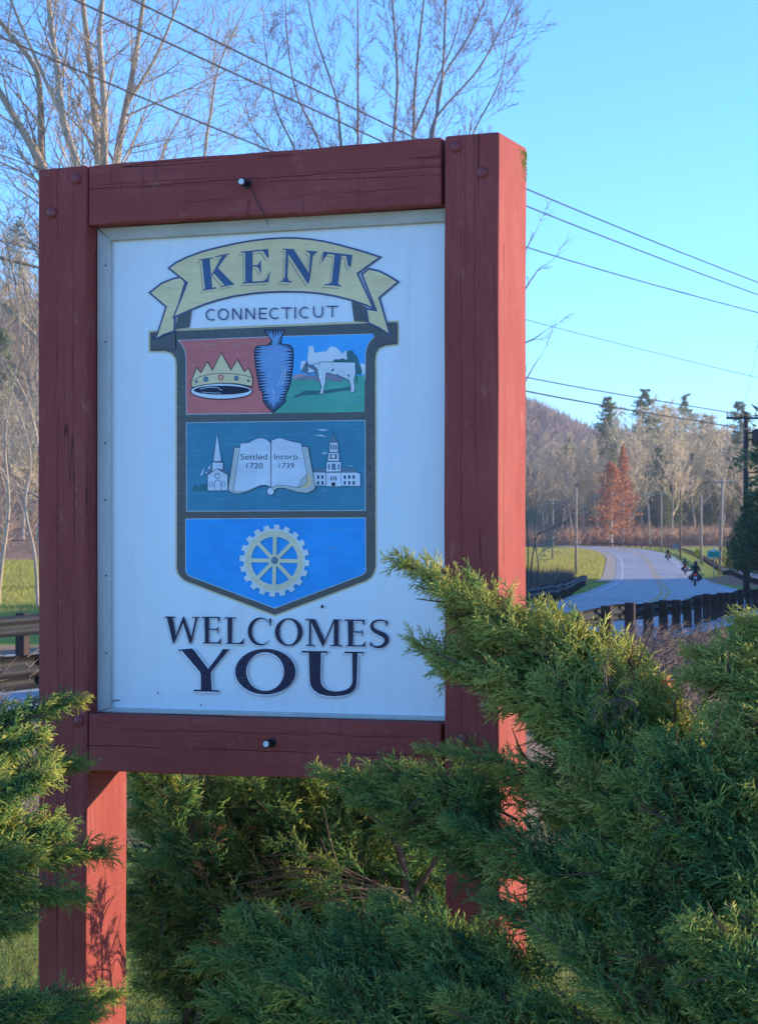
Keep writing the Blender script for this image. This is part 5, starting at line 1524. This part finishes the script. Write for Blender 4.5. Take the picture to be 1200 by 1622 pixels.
# ------------------------------------------------------------------ dry weeds, grass, fence, leaf
def stalks(name, n, fx, hr, label, mat, rad=.004, seed=1, heads=True):
    r = np.random.default_rng(seed)
    X, Y = fx(r, n); Z = ground(X, Y)
    h = r.uniform(hr[0], hr[1], n)
    b = np.stack([X, Y, Z], 1)
    P0, P1, R = [b], [b + np.stack([r.normal(0, .12, n) * h, r.normal(0, .12, n) * h, h], 1)], [np.full(n, rad)]
    top = P1[0]
    if heads:
        for k in range(9):
            f = r.uniform(.45, 1.0, n)[:, None]
            s = b * (1 - f) + top * f
            P0.append(s); P1.append(s + np.stack([r.normal(0, .09, n), r.normal(0, .09, n), r.uniform(.01, .14, n)], 1)); R.append(np.full(n, rad * 1.3))
    V, F = spikes(np.vstack(P0), np.vstack(P1), np.concatenate(R), 3)
    return tag(link(name, fast_mesh(name, V, [F]), mat), label, 'weeds', kind='stuff')
dry = simple('dry_stalks', (0.20, 0.15, 0.12), (0.12, 0.09, 0.08), 2, .95, .05, coord='World')
def fx_w1(r, n):
    Y = r.uniform(20, 40, n); return (r.uniform(985, 1150, n) - 600) / FPX * Y, Y
stalks('dry_weeds', 600, fx_w1, (.2, .62), 'purplish brown dry weeds behind the juniper, below the guard rail', dry, .006, 3)
def fx_w2(r, n):
    Y = r.uniform(11, 17, n); return (r.uniform(-60, 75, n) - 600) / FPX * Y, Y
stalks('dry_weeds', 26, fx_w2, (.4, .85), 'dead grey weeds in front of the guard rail at the left edge', dry, .006, 4)
gr = leaf_mat('lawn_blades', [(0, (0.14, 0.17, 0.03)), (1, (0.30, 0.29, 0.09))], .3, .6, 0)
r = np.random.default_rng(6); n = 26000
Y = r.uniform(6.0, 13, n); X = (r.uniform(-150, 1350, n) - 600) / FPX * Y
b = np.stack([X, Y, ground(X, Y) - .005], 1); h = r.uniform(.03, .09, n)
V, F = spikes(b, b + np.stack([r.normal(0, .4, n) * h, r.normal(0, .4, n) * h, h], 1), r.uniform(.0015, .003, n), 3)
tag(link('grass', fast_mesh('grass', V, [F], False, {'tint': np.repeat(r.uniform(0, 1, n), 4)}), gr), 'short yellowish grass growing behind the shrubs', 'grass', kind='stuff')

# wire fence behind the shrubs
fence = empty('wire_fence', (0, 7.9, 0)); tag(fence, 'thin wire mesh fence half hidden behind the shrubs', 'fence')
mb = MB()
for k in range(53):
    x = -1.1 + k * .05; mb.tube([(x, .001 * (k % 3), .0), (x + .004 * math.sin(k), 0, .62)], .0012, 4)
for k in range(9):
    mb.tube([(-1.1, .002, .02 + k * .075), (0, .004, .018 + k * .075), (1.5, .002, .02 + k * .075)], .0013, 4)
mb.build('mesh', M['steel'], fence)
for x in (-1.1, .3, 1.5):
    mb = MB(); mb.tube([(x, .02, -.2), (x, .02, .7)], .014, 8); mb.build('post', M['steel'], fence)

# an orange leaf caught on the right shrub
c = Q(1057, 1081, 4.78)
mb = MB(); lf = []
for k in range(10):
    rad = (.013, .006, .017, .008, .014, .009, .011, .005, .015, .007)[k]
    th = k * math.pi / 5 + .3
    lf.append((rad * math.cos(th) * 1.2, .006 * math.sin(k * 1.7), rad * math.sin(th)))
for k in range(10):
    mb.poly([(0, -.004, 0), lf[k], lf[(k + 1) % 10]])
o = mb.build('fallen_leaf', simple('orange_leaf', (.42, .15, .03), (.30, .10, .02), 60, .6)); o.location = c
tag(o, 'dry orange leaf caught on the right juniper', 'leaf')

# ------------------------------------------------------------------ motorcycles and riders (riding away from us)
def torus(mb, c, R, r, n=22, m=8):
    b = len(mb.v)
    for i in range(n):
        a = 2 * math.pi * i / n
        for j in range(m):
            t = 2 * math.pi * j / m
            rr = R + r * math.cos(t)
            mb.v.append((c[0] + r * math.sin(t), c[1] + rr * math.cos(a), c[2] + rr * math.sin(a)))
    for i in range(n):
        for j in range(m):
            mb.f.append((b + i * m + j, b + i * m + (j + 1) % m, b + ((i + 1) % n) * m + (j + 1) % m, b + ((i + 1) % n) * m + j))
M['tail'] = simple('red_tail_lamp', (.55, .02, .02), (.4, .015, .015), 10, .3)
_b = M['tail'].node_tree.nodes['Principled BSDF']; _b.inputs['Emission Color'].default_value = (1, .05, .03, 1); _b.inputs['Emission Strength'].default_value = .04
M['plate'] = simple('pale_plate', (.75, .75, .75), (.7, .7, .7), 10, .5)
M['bike_paint'] = simple('black_bike_paint', (.02, .018, .02), (.03, .026, .028), 8, .25, .5)
M['skin'] = simple('skin', (.45, .28, .2), (.4, .25, .18), 10, .6)
M['helmet'] = simple('black_helmet', (.015, .015, .017), (.02, .02, .022), 10, .2, .5)
BK = {}
def bike_parts():
    P = []
    for yy in (-.72, .75):
        mb = MB(); torus(mb, (0, yy, .33), .26, .075 if yy < 0 else .06); P.append(('wheel', mb.mesh('wheel', True), M['black'], None))
        mb = MB(); mb.lathe((-.05, yy, .33), (1, 0, 0), [(0, .03), (0, .2), (.1, .2), (.1, .03)], 14); P.append(('hub', mb.mesh('hub'), M['chrome'], len(P) - 1))
    mb = MB(); mb.tube([(0, -.95, .62), (0, -.75, .70), (0, -.45, .66), (0, -.1, .60), (0, .2, .62), (0, .45, .72)], [.12, .19, .17, .18, .18, .10], 10); P.append(('body', mb.mesh('body', True), M['bike_paint'], None))
    mb = MB(); mb.tube([(0, -.05, .78), (0, .15, .90), (0, .42, .90), (0, .6, .80)], [.08, .17, .17, .08], 10); P.append(('fuel_tank', mb.mesh('tank', True), M['bike_paint'], None))
    mb = MB(); mb.tube([(0, -.75, .80), (0, -.5, .82), (0, -.2, .80), (0, .02, .82)], [.12, .16, .17, .10], 10); P.append(('seat', mb.mesh('seat', True), M['black'], None))
    mb = MB(); mb.tube([(-.42, .48, 1.08), (-.25, .58, 1.10), (0, .62, 1.02), (.25, .58, 1.10), (.42, .48, 1.08)], .018, 6); P.append(('handlebar', mb.mesh('bar', True), M['chrome'], None))
    for x in (-.1, .1):
        mb = MB(); mb.tube([(x, .55, 1.0), (x, .75, .33)], .03, 6); P.append(('fork', mb.mesh('fork', True), M['chrome'], None))
    for x in (-.3, .3):
        mb = MB(); mb.tube([(x, -1.0, .60), (x, -.95, .60), (x, -.42, .60), (x, -.36, .60)], [.08, .19, .19, .08], 10); P.append(('saddlebag', mb.mesh('bag', True), M['bike_paint'], None))
        mb = MB(); mb.tube([(x * .85, .2, .32), (x * .85, -.5, .30), (x * .85, -1.0, .33)], .045, 8); P.append(('exhaust', mb.mesh('exhaust', True), M['chrome'], None))
        mb = MB(); mb.tube([(x * 1.35, .5, 1.08), (x * 1.6, .5, 1.22)], .012, 5); mb.lathe((x * 1.65, .5, 1.25), (0, 1, 0), [(0, 0), (0, .06), (.02, .06), (.02, 0)], 10); P.append(('mirror', mb.mesh('mirror'), M['chrome'], None))
        mb = MB(); mb.lathe((x * .75, -.98, .78), (0, -1, 0), [(0, .04), (.03, .05), (.05, .03), (.055, 0)], 10); P.append(('turn_signal', mb.mesh('signal', True), M['black'], None))
    mb = MB(); mb.lathe((0, -.98, .80), (0, -1, 0), [(0, .07), (.04, .09), (.07, .06), (.08, 0)], 12); P.append(('tail_lamp', mb.mesh('tail', True), M['tail'], None))
    mb = MB(); mb.box(-.10, .10, -1.055, -1.04, .52, .66); P.append(('number_plate', mb.mesh('plate'), M['plate'], None))
    return P
def rider_mesh():
    J = [((0, -.30, .88), .17), ((0, -.26, 1.08), .165), ((0, -.18, 1.30), .19), ((0, -.13, 1.43), .10), ((0, -.10, 1.50), .07)]
    E = [(0, 1), (1, 2), (2, 3), (3, 4)]
    for s in (-1, 1):
        k = len(J)
        J += [((.20 * s, -.14, 1.38), .085), ((.30 * s, .0, 1.14), .062), ((.34 * s, .30, 1.06), .048), ((.39 * s, .46, 1.08), .045)]
        E += [(3, k), (k, k + 1), (k + 1, k + 2), (k + 2, k + 3)]
        k = len(J)
        J += [((.13 * s, -.20, .86), .105), ((.21 * s, .22, .80), .085), ((.20 * s, .16, .46), .062), ((.20 * s, .22, .34), .05), ((.20 * s, .36, .32), .045)]
        E += [(0, k), (k, k + 1), (k + 1, k + 2), (k + 2, k + 3), (k + 3, k + 4)]
    me = bpy.data.meshes.new('rider'); me.from_pydata([j[0] for j in J], E, [])
    ob = bpy.data.objects.new('rider', me); COL.objects.link(ob)
    ob.modifiers.new('skin', 'SKIN'); ob.modifiers.new('sub', 'SUBSURF').levels = 1
    for i, j in enumerate(J): me.skin_vertices[0].data[i].radius = (j[1], j[1])
    me.skin_vertices[0].data[0].use_root = True
    dg = bpy.context.evaluated_depsgraph_get(); m2 = bpy.data.meshes.new_from_object(ob.evaluated_get(dg))
    bpy.data.objects.remove(ob)
    m2.materials.clear(); m2.materials.append(M['black_cloth'])
    for p in m2.polygons: p.use_smooth = True
    return m2
BPARTS = bike_parts()
for n_, me, ma, par in BPARTS: me.materials.append(ma)
RIDER = rider_mesh()
mb = MB(); mb.lathe((0, -.08, 1.50), (0, .08, 1), [(0, .07), (.02, .12), (.09, .145), (.17, .14), (.24, .09), (.265, 0)], 14); HELM = mb.mesh('helmet', True); HELM.materials.append(M['helmet'])
mb = MB(); mb.box(-.10, .10, .03, .06, 1.57, 1.65); VIS = mb.mesh('visor'); VIS.materials.append(M['black'])
ti = np.gradient(CEN, axis=0)
def bike(off, Y, l1, l2, ry=0.0):
    i = int(np.argmin(np.abs(CEN[:200, 1] - Y))); t = nrm(ti[i]); n = np.array([t[1], -t[0]])
    p = CEN[i] + n * off + t * (Y - CEN[i][1])
    z = float(np.interp(p[1], _YB, _ZB)) + .106
    rz = math.atan2(-t[0], t[1])
    b = empty('motorcycle', (p[0], p[1], z), rz); tag(b, l1, 'motorcycle', 'motorcycles riding away'); b.rotation_euler[1] = ry
    objs = []
    for n_, me, ma, par in BPARTS:
        objs.append(link(n_, me, None, b if par is None else objs[par]))
    r_ = link('person', RIDER); r_.location = (p[0], p[1], z); r_.rotation_euler = (0, ry, rz)
    tag(r_, l2, 'person', 'motorcycle riders')
    link('helmet', HELM, None, r_); link('visor', VIS, None, r_)
bike(2.3, 160, 'nearest black motorcycle with a red tail lamp, riding away on the road', 'rider in black on the nearest motorcycle', .03)
bike(3.2, 246, 'second motorcycle, farther along the road edge than the nearest one', 'rider in black on the second motorcycle')
bike(2.9, 318, 'farthest motorcycle, small on the sunlit road', 'rider on the farthest motorcycle')

# ------------------------------------------------------------------ air
if HAZE:
    hz = MB(); hz.box(-1200, 1200, -80, 1760, -2, 130)
    ho = hz.build('haze', None)
    hm = bpy.data.materials.new('thin_haze'); hm.use_nodes = True
    hn = hm.node_tree.nodes; hn.remove(hn['Principled BSDF'])
    pv = hn.new('ShaderNodeVolumePrincipled')
    pv.inputs['Color'].default_value = (.86, .90, 1.0, 1); pv.inputs['Density'].default_value = HAZE
    pv.inputs['Anisotropy'].default_value = 0.2
    hm.node_tree.links.new(pv.outputs[0], hn['Material Output'].inputs['Volume'])
    ho.data.materials.append(hm)
    tag(ho, 'thin pale haze that fades the far ridge', 'haze', kind='stuff')
